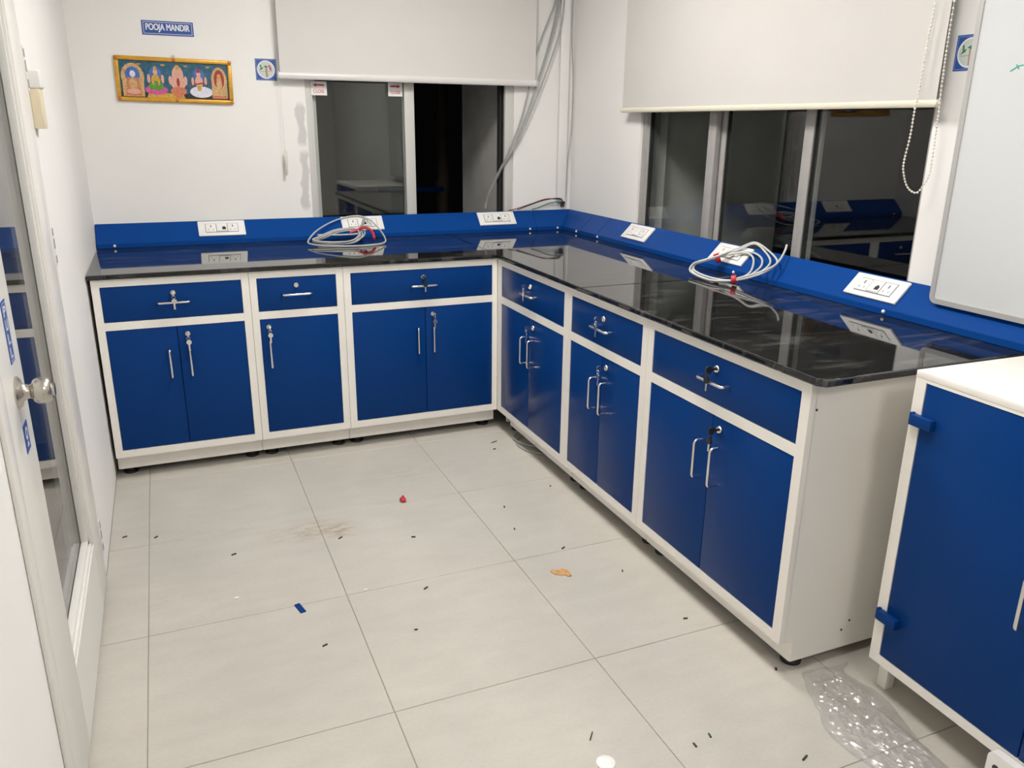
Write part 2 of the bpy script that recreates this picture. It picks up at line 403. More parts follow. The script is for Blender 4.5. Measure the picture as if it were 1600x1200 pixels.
# ------------------------------------------------------------------ window 1 (back wall): sliding, left sash shut, right half open
def pane(name, b, m, parent): return boxo(name, b, m, parent)
w1 = sroot('window_1')
fy0, fy1 = YB + 0.008, YB + 0.085
bm = bmx()
x0, x1, z0, z1 = W1
box(bm, x0, x0 + 0.028, fy0, fy1, z0, z1, bev=0.003); box(bm, x1 - 0.05, x1, fy0, fy1, z0, z1, bev=0.003)
box(bm, x0, x1, fy0, fy1, z0, z0 + 0.018, bev=0.003); box(bm, x0, x1, fy0, fy1, z1 - 0.03, z1, bev=0.003)
obj('frame', bm, ALUW, w1, True)
bm = bmx(); box(bm, x1 - 0.0555, x1 - 0.05, fy0 + 0.02, fy1, z0, z1); box(bm, x1 - 0.068, x1 - 0.062, fy0 + 0.03, fy1, z0, z1)
obj('track_gasket', bm, GASKET, w1)
def sash(sx0, sx1, sy0, sy1, wl, wr, nm):
    bm = bmx()
    box(bm, sx0, sx0 + wl, sy0, sy1, z0 + 0.016, z1 - 0.03, bev=0.003); box(bm, sx1 - wr, sx1, sy0, sy1, z0 + 0.016, z1 - 0.03, bev=0.003)
    box(bm, sx0, sx1, sy0, sy1, z0 + 0.012, z0 + 0.045, bev=0.003); box(bm, sx0, sx1, sy0, sy1, z1 - 0.06, z1 - 0.03, bev=0.003)
    s = obj(nm, bm, ALUW, w1, True)
    ym = (sy0 + sy1) / 2
    pane('pane', (sx0 + wl, sx1 - wr, ym - 0.002, ym + 0.002, z0 + 0.045, z1 - 0.06), GLASS, s)
    return s
sash(x0 + 0.026, -0.145, fy0 + 0.006, fy0 + 0.034, 0.012, 0.055, 'sash')
sash(x0 + 0.030, -0.150, fy0 + 0.040, fy0 + 0.068, 0.030, 0.050, 'sash')

# what stands outside that window
struct(boxo('wall_outside', (0.435, 0.62, YB + WT, 1.72, 0.0, 3.0), CONC))
t = thing('drain_pipe', 'brown drain pipe standing in the dark outside the open window', 'pipe', (0.585, 2.6, 0))
bm = bmx(); tube(bm, [(0, 0, -0.5), (0, 0, 3.0)], 0.05, 14); obj('pipe', bm, PIPEM, t, True)
for zc_, h_ in ((0.96, 0.10), (1.5, 0.06)):
    bm = bmx(); lathe(bm, [(0.066, 0), (0.066, h_)], (0, 0, zc_), (0, 0, 1), 16); obj('pipe_collar', bm, PIPEM, t, True)
tag(boxo('blue_reflection_bar', (0.05, 0.56, 2.50, 2.53, 0.985, 1.02), BLUE, bev=0.004), 'blue bar standing in for a reflection in the open window half', 'bar')  # bar added outside in place of a blue reflection in the window
struct(boxo('ground_outside', (-3.0, 6.0, YB + WT, 5.0, -0.5, -0.4), CONC))

# ------------------------------------------------------------------ window 2 (right wall): three panes in grey profiles
w2 = sroot('window_2')
y0, y1, z0, z1 = W2
gx0, gx1 = XR + 0.012, XR + 0.09
bm = bmx()
box(bm, gx0, gx1, y1 - 0.040, y1, z0, z1, bev=0.003); box(bm, gx0 + 0.02, gx1, y0, y0 + 0.012, z0, z1, bev=0.003)
box(bm, gx0, gx1, y0, y1, z0, z0 + 0.018, bev=0.003); box(bm, gx0, gx1, y0, y1, z1 - 0.03, z1, bev=0.003)
obj('frame', bm, ALUG, w2, True)
def sash2(a, b, xa, xb, wa, wb):
    bm = bmx()
    box(bm, xa, xb, b - wb, b, z0 + 0.016, z1 - 0.03, bev=0.003); box(bm, xa, xb, a, a + wa, z0 + 0.016, z1 - 0.03, bev=0.003)
    box(bm, xa, xb, a, b, z0 + 0.012, z0 + 0.022, bev=0.003); box(bm, xa, xb, a, b, z1 - 0.06, z1 - 0.03, bev=0.003)
    s = obj('sash', bm, ALUG, w2, True)
    xm = (xa + xb) / 2
    pane('pane', (xm - 0.002, xm + 0.002, a + wa, b - wb, z0 + 0.02, z1 - 0.06), GLASS, s)
    bm = bmx(); box(bm, xa + 0.006, xb, b - wb - 0.004, b - wb, z0 + 0.022, z1 - 0.06); box(bm, xa + 0.006, xb, a + wa, a + wa + 0.004, z0 + 0.022, z1 - 0.06); obj('gasket', bm, GASKET, s)
sash2(-0.520, y1 - 0.030, gx0 + 0.006, gx0 + 0.034, 0.055, 0.022)
sash2(-1.120, -0.505, gx0 + 0.038, gx0 + 0.062, 0.050, 0.045)
sash2(y0 + 0.010, -1.068, gx0 + 0.006, gx0 + 0.034, 0.012, 0.050)
struct(boxo('wall_outside_fin', (XR + WT, 1.75, 0.12, 0.26, 0.0, 3.0), CONC))

# ------------------------------------------------------------------ door 1 in the left wall
d1 = sroot('door_1')
DX0, DX1 = XL - 0.042, XL + 0.005
gy0, gy1, gz0, gz1 = -1.690, -1.050, 0.235, 2.0
bm = bmx()
dy0, dy1 = D1[0] + 0.006, D1[1] - 0.004
box(bm, DX0, DX1, dy0, gy0, 0.012, 2.07, bev=0.002); box(bm, DX0, DX1, gy1, dy1, 0.012, 2.07, bev=0.002)
box(bm, DX0, DX1, gy0 - 0.001, gy1 + 0.001, 0.012, gz0, bev=0.0); box(bm, DX0, DX1, gy0 - 0.001, gy1 + 0.001, gz1, 2.07, bev=0.0)
leaf = obj('door_leaf', bm, DOORM, d1, True)
bm = bmx()      # stepped glazing bead round the vision panel
for (d0, d1_, wdt) in ((DX1 - 0.012, DX1 - 0.004, 0.012), (DX1 - 0.030, DX1 - 0.011, 0.026)):
    box(bm, d0, d1_, gy0, gy0 + wdt, gz0, gz1, bev=0.0015); box(bm, d0, d1_, gy1 - wdt, gy1, gz0, gz1, bev=0.0015)
    box(bm, d0, d1_, gy0, gy1, gz0, gz0 + wdt, bev=0.0015); box(bm, d0, d1_, gy0, gy1, gz1 - wdt, gz1, bev=0.0015)
obj('glazing_bead', bm, DOORM, leaf, True)
boxo('glass_panel', (DX1 - 0.036, DX1 - 0.031, gy0, gy1, gz0, gz1), DGLASS, leaf)
# knob on a rose
kn = bmx(); ko = (DX1, -1.790, 0.958)
lathe(kn, [(0.033, 0), (0.033, 0.003), (0.029, 0.007), (0.019, 0.011), (0.0150, 0.017), (0.0140, 0.024), (0.016, 0.027), (0.0225, 0.030), (0.0262, 0.036), (0.0275, 0.044), (0.0270, 0.052), (0.0245, 0.058), (0.0205, 0.062), (0.0150, 0.0635), (0.0135, 0.0635), (0.0135, 0.0675), (0.006, 0.068)], ko, (1, 0, 0), 32)
k = obj('door_knob', kn, STEEL, leaf, True); k['label'] = 'brushed steel round door knob'
# hinges: chipped paint leaves grey metal strips
for hz in (1.615, 1.125, 0.165):
    h = boxo('hinge', (DX1 - 0.004, DX1 + 0.003, D1[1] - 0.012, D1[1] + 0.010, hz - 0.06, hz + 0.06), DOORM, leaf, bev=0.001)
    bm = bmx()
    for (a, b) in ((0.03, 0.052), (-0.008, 0.022), (-0.05, -0.028)):
        box(bm, DX1 + 0.0005, DX1 + 0.0042, D1[1] - 0.010, D1[1] + 0.009, hz + a, hz + b, bev=0.001)
    obj('hinge_strip', bm, mat('chipped_hinge_%g' % hz, (0.30, 0.30, 0.30), 0.5), h, True)
# blue stickers on the latch stile: PULL set upright letter under letter, and a small hand sign
def letter_sticker(yc, zc, wd, ht, letters, nm):
    s = boxo(nm, (DX1, DX1 + 0.0012, yc - wd / 2, yc + wd / 2, zc - ht / 2, zc + ht / 2), SIGNB, leaf)
    bm = bmx()
    xx = DX1 + 0.0016
    def q(ya, yb, za, zb): bm.faces.new([bm.verts.new(p) for p in ((xx, ya, za), (xx, yb, za), (xx, yb, zb), (xx, ya, zb))])
    n = len(letters); ch = (ht - 0.014) / n
    for i, c in enumerate(letters):
        tb = text_bm(c, ch * 0.74, wd * 0.46, 0.0011)
        for v in tb.verts:
            x, z = v.co.x, v.co.z
            v.co = Vector((xx - v.co.y, yc + x, zc + ht / 2 - 0.007 - ch * (i + 0.5) + z))
        me = bpy.data.meshes.new('tmp'); tb.to_mesh(me); tb.free(); bm.from_mesh(me); bpy.data.meshes.remove(me)
    e = 0.004
    for (a, b, c_, d_) in ((yc - wd / 2 + e, yc + wd / 2 - e, zc + ht / 2 - e - .0015, zc + ht / 2 - e), (yc - wd / 2 + e, yc + wd / 2 - e, zc - ht / 2 + e, zc - ht / 2 + e + .0015),
                           (yc - wd / 2 + e, yc - wd / 2 + e + .0015, zc - ht / 2 + e, zc + ht / 2 - e), (yc + wd / 2 - e - .0015, yc + wd / 2 - e, zc - ht / 2 + e, zc + ht / 2 - e)):
        q(a, b, c_, d_)
    obj('lettering', bm, SIGNW, s)
    return s
s = letter_sticker(-1.775, 1.080, 0.046, 0.125, 'PULL', 'pull_sticker'); s['label'] = 'blue sticker reading PULL in white letters'
s2 = boxo('hand_sticker', (DX1, DX1 + 0.0012, -1.800, -1.752, 0.828, 0.888), SIGNB, leaf); s2['label'] = 'small blue sticker with a white ring sign'
bm = bmx()
def ringx(cy, cz, r0, r1, n=20):
    xx = DX1 + 0.0016
    a = [bm.verts.new((xx, cy + r0 * math.cos(2 * math.pi * i / n), cz + r0 * math.sin(2 * math.pi * i / n))) for i in range(n)]
    b = [bm.verts.new((xx, cy + r1 * math.cos(2 * math.pi * i / n), cz + r1 * math.sin(2 * math.pi * i / n))) for i in range(n)]
    for i in range(n): bm.faces.new((a[i], a[(i + 1) % n], b[(i + 1) % n], b[i]))
ringx(-1.776, 0.866, 0.007, 0.014)
bm.faces.new([bm.verts.new((DX1 + .0016, y, z)) for y, z in ((-1.786, .838), (-1.766, .838), (-1.770, .848), (-1.782, .848))])
obj('sign_mark', bm, SIGNW, s2)
# door lining: proud strips round the opening
t1 = boxo('trim_1', (XL, XL + 0.011, D1[0] - 0.055, D1[0] - 0.001, 0.0, D1[3] + 0.05), DOORM, bev=0.004); struct(t1)
t2 = boxo('trim_2', (XL - 0.10, XL, D1[0] - 0.002, D1[0] + 0.004, 0.0, D1[3]), DOORM); struct(t2)
t3 = boxo('trim_3', (XL - 0.10, XL, D1[1] - 0.003, D1[1] + 0.001, 0.0, D1[3]), DOORM); struct(t3)

# contact box fixed by the hinge line
t = thing('door_contact_box', 'cream and white plastic box fixed on left wall by the door hinges', 'box', (XL, -0.775, 1.535))
boxo('cap', (0, 0.034, -0.032, 0.040, 0.030, 0.082), SOCKW, t, bev=0.006, seg=3)
bm = bmx(); box(bm, 0, 0.028, -0.032, 0.034, -0.080, 0.030, bev=0.003)
for i in range(7): box(bm, 0.004, 0.026, 0.033, 0.042, 0.018 - i * 0.0135, 0.026 - i * 0.0135, bev=0.001, seg=1)
obj('terminal_block', bm, CREAMP, t, True)

# ------------------------------------------------------------------ ceiling lights
def ceiling_light(x, y, label, k=1.0):
    t = thing('ceiling_light', label, 'light', (x, y, ZC), group='ceiling light panels')
    bm = bmx()
    for (a, b, c, d) in ((-.30, .30, -.30, -.275), (-.30, .30, .275, .30), (-.30, -.275, -.275, .275), (.275, .30, -.275, .275)): box(bm, a, b, c, d, -0.03, 0)
    obj('frame', bm, RAILL, t)
    e = mat('lit_diffuser', (0.8, 0.8, 0.8), 0.6, emis=(LAMP_COL, LAMP * k))
    boxo('diffuser', (-.275, .275, -.275, .275, -0.022, -0.004), e, t)
ceiling_light(-0.42, -0.66, 'square ceiling light panel above the corner of the bench', 0.88)
ceiling_light(-0.52, -2.20, 'square ceiling light panel near the storage cabinet', 0.66)
ceiling_light(-0.52, -4.30, 'square fill light panel added out of view behind the viewer', 0.55)  # unseen panel added as fill from behind the camera
tC = thing('corridor_fill_light', 'round fill lamp added out of view beyond the glazed door', 'light', (XL - 0.8, -2.2, ZC))  # unseen lamp added so the corridor behind the glass isn't black
bm = bmx(); lathe(bm, [(0.10, -0.02), (0.10, 0.0)], (0, 0, -0.005), (0, 0, 1), 24); obj('diffuser', bm, mat('corridor_fill_glow', (.8, .8, .8), .6, emis=(LAMP_COL, 12.0)), tC)
bm = bmx(); lathe(bm, [(0.115, -0.012), (0.115, 0.0)], (0, 0, 0), (0, 0, 1), 24); obj('ring', bm, RAILL, tC)

# ------------------------------------------------------------------ bench cabinets
ZFB, ZDB, ZDT, ZWB, ZWT, ZFT = 0.1023, 0.1348, 0.6607, 0.6941, 0.8405, 0.8712
KICK = 0.05

def bar_handle(bm, c, L, vertical, out=0.028, r=0.0048):
    """D handle on the front face (y=0, facing -y), c = (u, z) centre, L between feet"""
    u, z = c; h = L / 2; rr = 0.010; pts = []
    prof = [(-h, 0.0), (-h, -out + rr)]
    prof += [(-h + rr * (1 - math.cos(a)), -out + rr - rr * math.sin(a)) for a in [math.pi / 2 * k / 5 for k in range(1, 6)]]
    prof += [(h - rr * math.sin(a) * 1.0 + 0, -out + rr - rr * math.cos(a)) if False else (h - rr + rr * math.sin(a), -out + rr - rr * math.cos(a)) for a in [math.pi / 2 * k / 5 for k in range(0, 6)]]
    prof += [(h, 0.0)]
    for s, y in prof:
        pts.append((u, y, z + s) if vertical else (u + s, y, z))
    tube(bm, pts, r, 10)

def lock(parent, u, z, key=None):
    bm = bmx()
    lathe(bm, [(0.0118, 0), (0.0118, 0.003), (0.0100, 0.0055), (0.0078, 0.0058), (0.0074, 0.0046)], (u, 0, z), (0, -1, 0), 20)
    lk = obj('lock', bm, CHROME, parent, True)
    if key is None:
        return
    m = BLACKP if key == 'black' else CHROME
    bm = bmx()
    # key in the barrel, its bow standing out, a second key hanging from the ring
    box(bm, u - 0.0011, u + 0.0011, -0.022, -0.004, z - 0.004, z + 0.004)
    bow = [(-0.021, -0.006), (-0.026, -0.011), (-0.036, -0.011), (-0.041, -0.005), (-0.041, 0.005), (-0.036, 0.011), (-0.026, 0.011), (-0.021, 0.006)]
    t = 0.0016 if key != 'black' else 0.0034
    a = [bm.verts.new((u - t, y, z + w_)) for y, w_ in bow]; b = [bm.verts.new((u + t, y, z + w_)) for y, w_ in bow]
    bm.faces.new(a); bm.faces.new(b[::-1])
    for i in range(8): bm.faces.new((a[i], a[(i + 1) % 8], b[(i + 1) % 8], b[i]))
    k1 = obj('key', bm, m, parent, True)
    bm = bmx()
    tube(bm, [(u + 0.007 * math.sin(q), -0.036, z - 0.012 + 0.007 * math.cos(q)) for q in [2 * math.pi * i / 14 for i in range(14)]], 0.0009, 6, closed=True)
    hz = z - 0.030
    lathe(bm, [(0.0105, 0), (0.0105, 2 * t)], (u + 0.001, -0.036 + t, hz), (0, -1, 0), 16)
    k2 = obj('hanging_key', bm, m, parent, True)
    bm = bmx(); box(bm, u - 0.003, u + 0.0045, -0.0368, -0.0352, hz - 0.034, hz - 0.009, bev=0.0005, seg=1)
    obj('key_blade', bm, CHROME, parent, True)

def front(name, u0, u1, z0, z1, parent, m=BLUE):
    bm = bmx(); box(bm, u0, u1, 0.0015, 0.019, z0, z1, bev=0.0018, seg=2)
    return obj(name, bm, m, parent, True)

def cabinet(label, loc, rz, W, o0, o1, split, drawer_u, handles, door_lock_u, drawer_key, door_key, kick=(0, 0), D=0.70, feet=None):
    t = thing('base_cabinet', label, 'cabinet', loc, (0, 0, rz), 'blue fronted bench cabinets')
    e = 0.0006
    bm = bmx()      # carcass with a notched toe end
    box(bm, e, 0.018, 0.020, D, ZFB, ZFT); box(bm, W - 0.018, W - e, 0.020, D, ZFB, ZFT)
    box(bm, e, 0.018, KICK, D, 0.0345, ZFB); box(bm, W - 0.018, W - e, KICK, D, 0.0345, ZFB)
    box(bm, 0.018, W - 0.018, 0.022, D, ZFB, ZFB + 0.018); box(bm, 0.018, W - 0.018, 0.030, D, ZFT - 0.02, ZFT); box(bm, 0.018, W - 0.018, D - 0.012, D, ZFB, ZFT)
    obj('body', bm, WHITE, t)
    bm = bmx()
    box(bm, 0.018, W - 0.018, 0.024, 0.028, ZFB + 0.018, ZFT - 0.02); obj('gap_shade_sheet', bm, GAP, t)  # dark sheet standing in for the shade behind the drawer and door gaps
    bm = bmx()
    box(bm, e, o0, 0, 0.022, ZFB, ZFT, bev=0.0012); box(bm, o1, W - e, 0, 0.022, ZFB, ZFT, bev=0.0012)
    box(bm, o0 - .0005, o1 + .0005, 0.0004, 0.0216, ZFB + .0004, ZDB); box(bm, o0 - .0005, o1 + .0005, 0.0004, 0.0216, ZDT, ZWB); box(bm, o0 - .0005, o1 + .0005, 0.0004, 0.0216, ZWT, ZFT - .0004)
    obj('face_frame', bm, WHITE, t)
    boxo('kick_panel', (0.004 + kick[0], W - 0.004 - kick[1], KICK - 0.003, KICK + 0.012, 0.0345, ZFB + 0.002), WHITE, t)
    g = 0.0016
    dr = front('drawer', o0 + g, o1 - g, ZWB + g, ZWT - g, t)
    bm = bmx(); bar_handle(bm, (drawer_u, 0.766), 0.122, False); obj('handle', bm, CHROME, dr, True)
    lock(dr, drawer_u, 0.803, drawer_key)
    if split is None:
        ds = [front('door', o0 + g, o1 - g, ZDB + g, ZDT - g, t)]
    else:
        ds = [front('door', o0 + g, split - g * .7, ZDB + g, ZDT - g, t), front('door', split + g * .7, o1 - g, ZDB + g, ZDT - g, t)]
    for dd, hu in zip(ds, handles):
        bm = bmx(); bar_handle(bm, (hu, 0.504), 0.122, True); obj('handle', bm, CHROME, dd, True)
    lock(ds[-1], door_lock_u, 0.625, door_key)
    for fu in (feet or (0.045, W - 0.045)):
        for fv in (KICK + 0.045, D - 0.06):
            bm = bmx(); lathe(bm, [(0.030, 0.0), (0.030, 0.008), (0.026, 0.012), (0.022, 0.014), (0.022, 0.036)], (fu, fv, 0), (0, 0, 1), 18)
            obj('levelling_foot', bm, FEET, t, True)
    return t

# left run, fronts on y = 0
xa, xb, xc = -1.7535, -1.1483, -0.7452
cabinet('two-door blue cabinet at the left end of the bench beside the white wall', (xa, 0, 0), 0, xb - xa, -1.7231 - xa, -1.1801 - xa, -1.4529 - xa,
        -1.4524 - xa, (-1.4917 - xa, -1.4120 - xa), -1.4135 - xa, 'silver', 'silver')
cabinet('narrow single-door blue cabinet, second from the left wall', (xb, 0, 0), 0, xc - xb, -1.1171 - xb, -0.7769 - xb, None,
        -0.9520 - xb, (-1.0818 - xb,), -1.0812 - xb, None, 'silver')
cabinet('two-door blue cabinet left of the inner corner, black key in its drawer', (xc, 0, 0), 0, 0 - xc, -0.7117 - xc, -0.0277 - xc, -0.3663 - xc,
        -0.3740 - xc, (-0.4085 - xc, -0.3325 - xc), -0.3310 - xc, 'black', 'silver', kick=(0, 0.012))
# right run, fronts on x = 0 facing the room's left wall
ya, yb, yc, yd = 0.0, 0.7527, 1.3490, 2.1124
Q = -math.pi / 2
cabinet('two-door blue cabinet just right of the inner corner under the black worktop', (0, -ya, 0), Q, yb - ya, 0.0470, 0.7198, 0.3780,
        0.387, (0.345, 0.424), 0.424, 'silver', 'silver', kick=(0.06, 0))
cabinet('middle two-door blue cabinet of the run under the wide window', (0, -yb, 0), Q, yc - yb, 0.7856 - yb, 1.3144 - yb, 1.0441 - yb,
        1.049 - yb, (1.004 - yb, 1.083 - yb), 1.083 - yb, 'silver', 'silver')
cabinet('nearest two-door blue bench cabinet with white end panel and black keys', (0, -yc, 0), Q, yd - yc, 1.3840 - yc, 2.0785 - yc, 1.7294 - yc,
        1.7305 - yc, (1.689 - yc, 1.768 - yc), 1.768 - yc, 'black', 'black')
# screw holes in the end panel
endc = [o for o in C.objects if o.get('label', '').startswith('nearest two-door')][0]
for (u, z) in ((0.0245, 0.798), (0.2544, 0.1206), (0.2284, 0.0949)):
    bm = bmx(); lathe(bm, [(0.0035, 0), (0.0035, 0.0012)], (yd - yc - 0.0008, u, z), (1, 0, 0), 10); obj('screw_hole', bm, GAP, endc)

# ------------------------------------------------------------------ worktop: three black granite slabs
ZT0, ZT = 0.8717, 0.892
wt = thing('worktop', 'polished black granite L-shaped worktop over the blue cabinets', 'worktop')
def slab(poly):
    bm = bmx(); fs = prism(bm, poly, ZT0, ZT)
    es = [e for e in bm.edges if abs(e.verts[0].co.z - e.verts[1].co.z) < 1e-6]
    bmesh.ops.bevel(bm, geom=es, offset=0.006, segments=4, affect='EDGES', profile=0.5)
    bmesh.ops.triangulate(bm, faces=[f for f in bm.faces if len(f.verts) > 4])
    obj('slab', bm, GRANITE, wt)
g = 0.0004
slab([(XL + 0.002, -0.014), (-g, -0.014), (-g, YB - 0.002), (XL + 0.002, YB - 0.002)])
slab([(g, YB - 0.002), (g, -0.0141), (-0.014, -0.0141), (-0.014, -0.889 + g), (XR - 0.001, -0.889 + g), (XR - 0.001, YB - 0.002)])
slab([(-0.014, -0.889 - g), (-0.014, -2.135), (0.006, -2.157), (XR - 0.001, -2.157), (XR - 0.001, -0.889 - g)])

# ------------------------------------------------------------------ blue cable raceway with sloping face
XF, YFt, HL, DP = 0.712, 0.750, 0.022, 0.0875
prof = [(0, ZT + 0.0005), (0, ZT + HL), (DP, ZT + HL + DP), (DP, ZT + 0.0005)]
def race_panel(parent, run, a0, a1, mitre0=False, mitre1=False):
    bm = bmx()
    A, B = [], []
    for v, z in prof:
        s0 = a0 + (v if mitre0 else 0); s1 = a1 + (v if mitre1 else 0)
        if run == 'b': A.append(bm.verts.new((s0, YFt + v, z))); B.append(bm.verts.new((s1, YFt + v, z)))
        else: A.append(bm.verts.new((XF + v, s0, z))); B.append(bm.verts.new((XF + v, s1, z)))
    bm.faces.new(A); bm.faces.new(B[::-1])
    for i in range(4): bm.faces.new((A[i], A[(i + 1) % 4], B[(i + 1) % 4], B[i]))
    bmesh.ops.recalc_face_normals(bm, faces=bm.faces[:])
    bmesh.ops.bevel(bm, geom=bm.edges[:], offset=0.0012, segments=2, affect='EDGES')
    obj('raceway_panel', bm, RACE, parent)
def cap(parent, p, n):
    bm = bmx(); lathe(bm, [(0.0065, 0), (0.0065, 0.002), (0.0052, 0.0045), (0.0022, 0.0058)], p, n, 12); obj('screw_cap', bm, SOCKW, parent, True)
rb = thing('cable_raceway', 'blue sloping cable raceway along the back wall behind the worktop', 'raceway')
race_panel(rb, 'b', XL + 0.002, 0.548); race_panel(rb, 'b', 0.5495, XF, mitre1=True)
for x in (-1.686, 0.505, 0.682): cap(rb, (x, YFt, 0.9045), (0, -1, 0))
rr = thing('cable_raceway', 'blue sloping cable raceway under the wide window and whiteboard', 'raceway')
race_panel(rr, 'r', 0.5246, YFt, mitre1=True); race_panel(rr, 'r', 0.3302, 0.5230); race_panel(rr, 'r', -2.157, 0.3286)
for y in (0.565, 0.315, -0.865, -1.655): cap(rr, (XF, y, 0.9045), (-1, 0, 0))

# ------------------------------------------------------------------ socket plates on the raceway
SL = 0.060    # distance up the slope from the fold to plate centre (along v)
def socket_plate(label, run, a, data=True, slits=True):
    v = 0.0475 if run == 'r' else 0.0475
    if run == 'b': loc = (a, YFt + v, ZT + HL + v); rot = (R(-45), 0, 0)
    else: loc = (XF + v, a, ZT + HL + v); rot = (R(-45), 0, Q)
    t = thing('socket_plate', label, 'socket', loc, rot, 'white socket plates on the raceway')
    Wd, Ht = 0.2255, 0.092
    boxo('plate', (-Wd / 2, Wd / 2, -0.0095, 0.0, -Ht / 2, Ht / 2), SOCKW, t, bev=0.003, seg=2)
    boxo('seam', (-0.0785, 0.0785, -0.0100, -0.0094, -0.0275, 0.0275), SOCKL, t)
    for i, (c, wd) in enumerate(((-0.0520, 0.0485), (0.0, 0.0505), (0.0520, 0.0485))):
        nm = 'data_module' if i == 1 else 'power_socket'
        s = boxo(nm, (c - wd / 2, c + wd / 2, -0.0125 if i != 1 else -0.0135, -0.0095, -0.025, 0.025), SOCKW, t, bev=0.0012, seg=2)
        bm = bmx(); y = -0.0131 if i != 1 else -0.0141
        if i != 1:
            box(bm, c - 0.0028, c + 0.0028, y, y + 0.0012, 0.003, 0.016)
            box(bm, c - 0.0125, c - 0.0095, y, y + 0.0012, -0.015, -0.008); box(bm, c + 0.0095, c + 0.0125, y, y + 0.0012, -0.015, -0.008)
            obj('pin_slots', bm, SOCKL, s)
        else:
            if data:
                box(bm, c + 0.001, c + 0.019, y, y + 0.0012, -0.013, 0.001); box(bm, c + 0.005, c + 0.015, y, y + 0.0012, 0.001, 0.006)
                obj('data_port', bm, BLACKP, s)
                boxo('module_slot', (c - 0.022, c + 0.022, y, y + 0.0012, -0.0235, -0.0215), SOCKL, s)
            else:
                box(bm, c - 0.020, c + 0.020, y, y + 0.0012, -0.0235, -0.021); obj('module_slot', bm, SOCKL, s)
    return t
socket_plate('white socket plate on back raceway nearest the left wall', 'b', -1.1884)
socket_plate('white socket plate behind the standing cable coil on back raceway', 'b', -0.4684)
socket_plate('white socket plate on back raceway nearest the room corner', 'b', 0.3124)
socket_plate('white socket plate on window raceway nearest the room corner', 'r', -0.0239, data=False)
socket_plate('white socket plate behind the red-taped cable coil under wide window', 'r', -0.7782)
socket_plate('white socket plate on window raceway nearest the whiteboard', 'r', -1.5712)

# ------------------------------------------------------------------ coils of cable on the worktop
def lift(p, z): return (p[0], p[1], max(p[2], z))
ZC0 = ZT + 0.0048
cl = thing('cable_coil', 'loose grey cable coil standing against the back raceway socket', 'cable', (-0.60, 0.62, ZT), group='cable coils')
off = Vector((0.60, -0.62, -ZT))
outer = [(-0.799, 0.569, 0.912), (-0.729, 0.690, 0.950), (-0.618, 0.790, 0.985), (-0.509, 0.815, 1.004), (-0.444, 0.790, 0.992), (-0.410, 0.690, 0.953), (-0.409, 0.543, 0.912), (-0.440, 0.478, 0.899), (-0.524, 0.445, 0.897), (-0.622, 0.441, 0.897), (-0.725, 0.477, 0.899), (-0.782, 0.509, 0.903)]
inner = [(-0.774, 0.567, 0.910), (-0.730, 0.613, 0.920), (-0.614, 0.699, 0.945), (-0.515, 0.689, 0.947), (-0.514, 0.608, 0.925), (-0.572, 0.518, 0.906), (-0.658, 0.494, 0.902), (-0.733, 0.520, 0.904)]
bm = bmx()
tube(bm, [p + off for p in smooth_path([lift(p, ZC0) for p in outer], 8, True)], 0.0040, 8, True)
for k, (dx, dy, sx, sy, dz) in enumerate(((0, 0, 1, 1, 0), (0.008, 0.012, 1.05, 0.90, 0.004), (-0.010, -0.004, 0.94, 1.06, 0.008), (0.012, 0.03, 0.86, 0.72, -0.004))):
    c0 = Vector((-0.64, 0.60, 0.92))
    pts = []
    for p in inner:
        v = Vector(p) - c0; v = Vector((v.x * sx + dx, v.y * sy + dy, v.z * (0.85 if k else 1) + dz)) + c0
        pts.append(lift(v, ZC0 + 0.002 * k))
    tube(bm, [p + off for p in smooth_path(pts, 8, True)], 0.0040, 8, True)
tube(bm, [p + off for p in smooth_path([(-0.735, 0.66, 0.93), (-0.60, 0.665, 0.925), (-0.52, 0.66, 0.93), (-0.495, 0.69, 0.95), (-0.478, 0.735, 0.968), (-0.462, 0.775, 0.99)], 6)], 0.0042, 8)
obj('cable', bm, mat('grey_coil_cable', (0.50, 0.505, 0.49), 0.45), cl, True)
bm = bmx(); tube(bm, [Vector(p) + off for p in smooth_path([(-0.565, 0.672, 0.935), (-0.53, 0.672, 0.944), (-0.497, 0.66, 0.958), (-0.470, 0.63, 0.953), (-0.462, 0.585, 0.935), (-0.466, 0.545, 0.915)], 5)], 0.0072, 8); obj('red_tape', bm, REDT, cl, True)
bm = bmx(); tube(bm, [Vector(p) + off for p in smooth_path([(-0.498, 0.695, 0.955), (-0.484, 0.725, 0.968), (-0.466, 0.768, 0.987)], 5)], 0.0088, 8); obj('grey_plug', bm, CABLEG, cl, True)

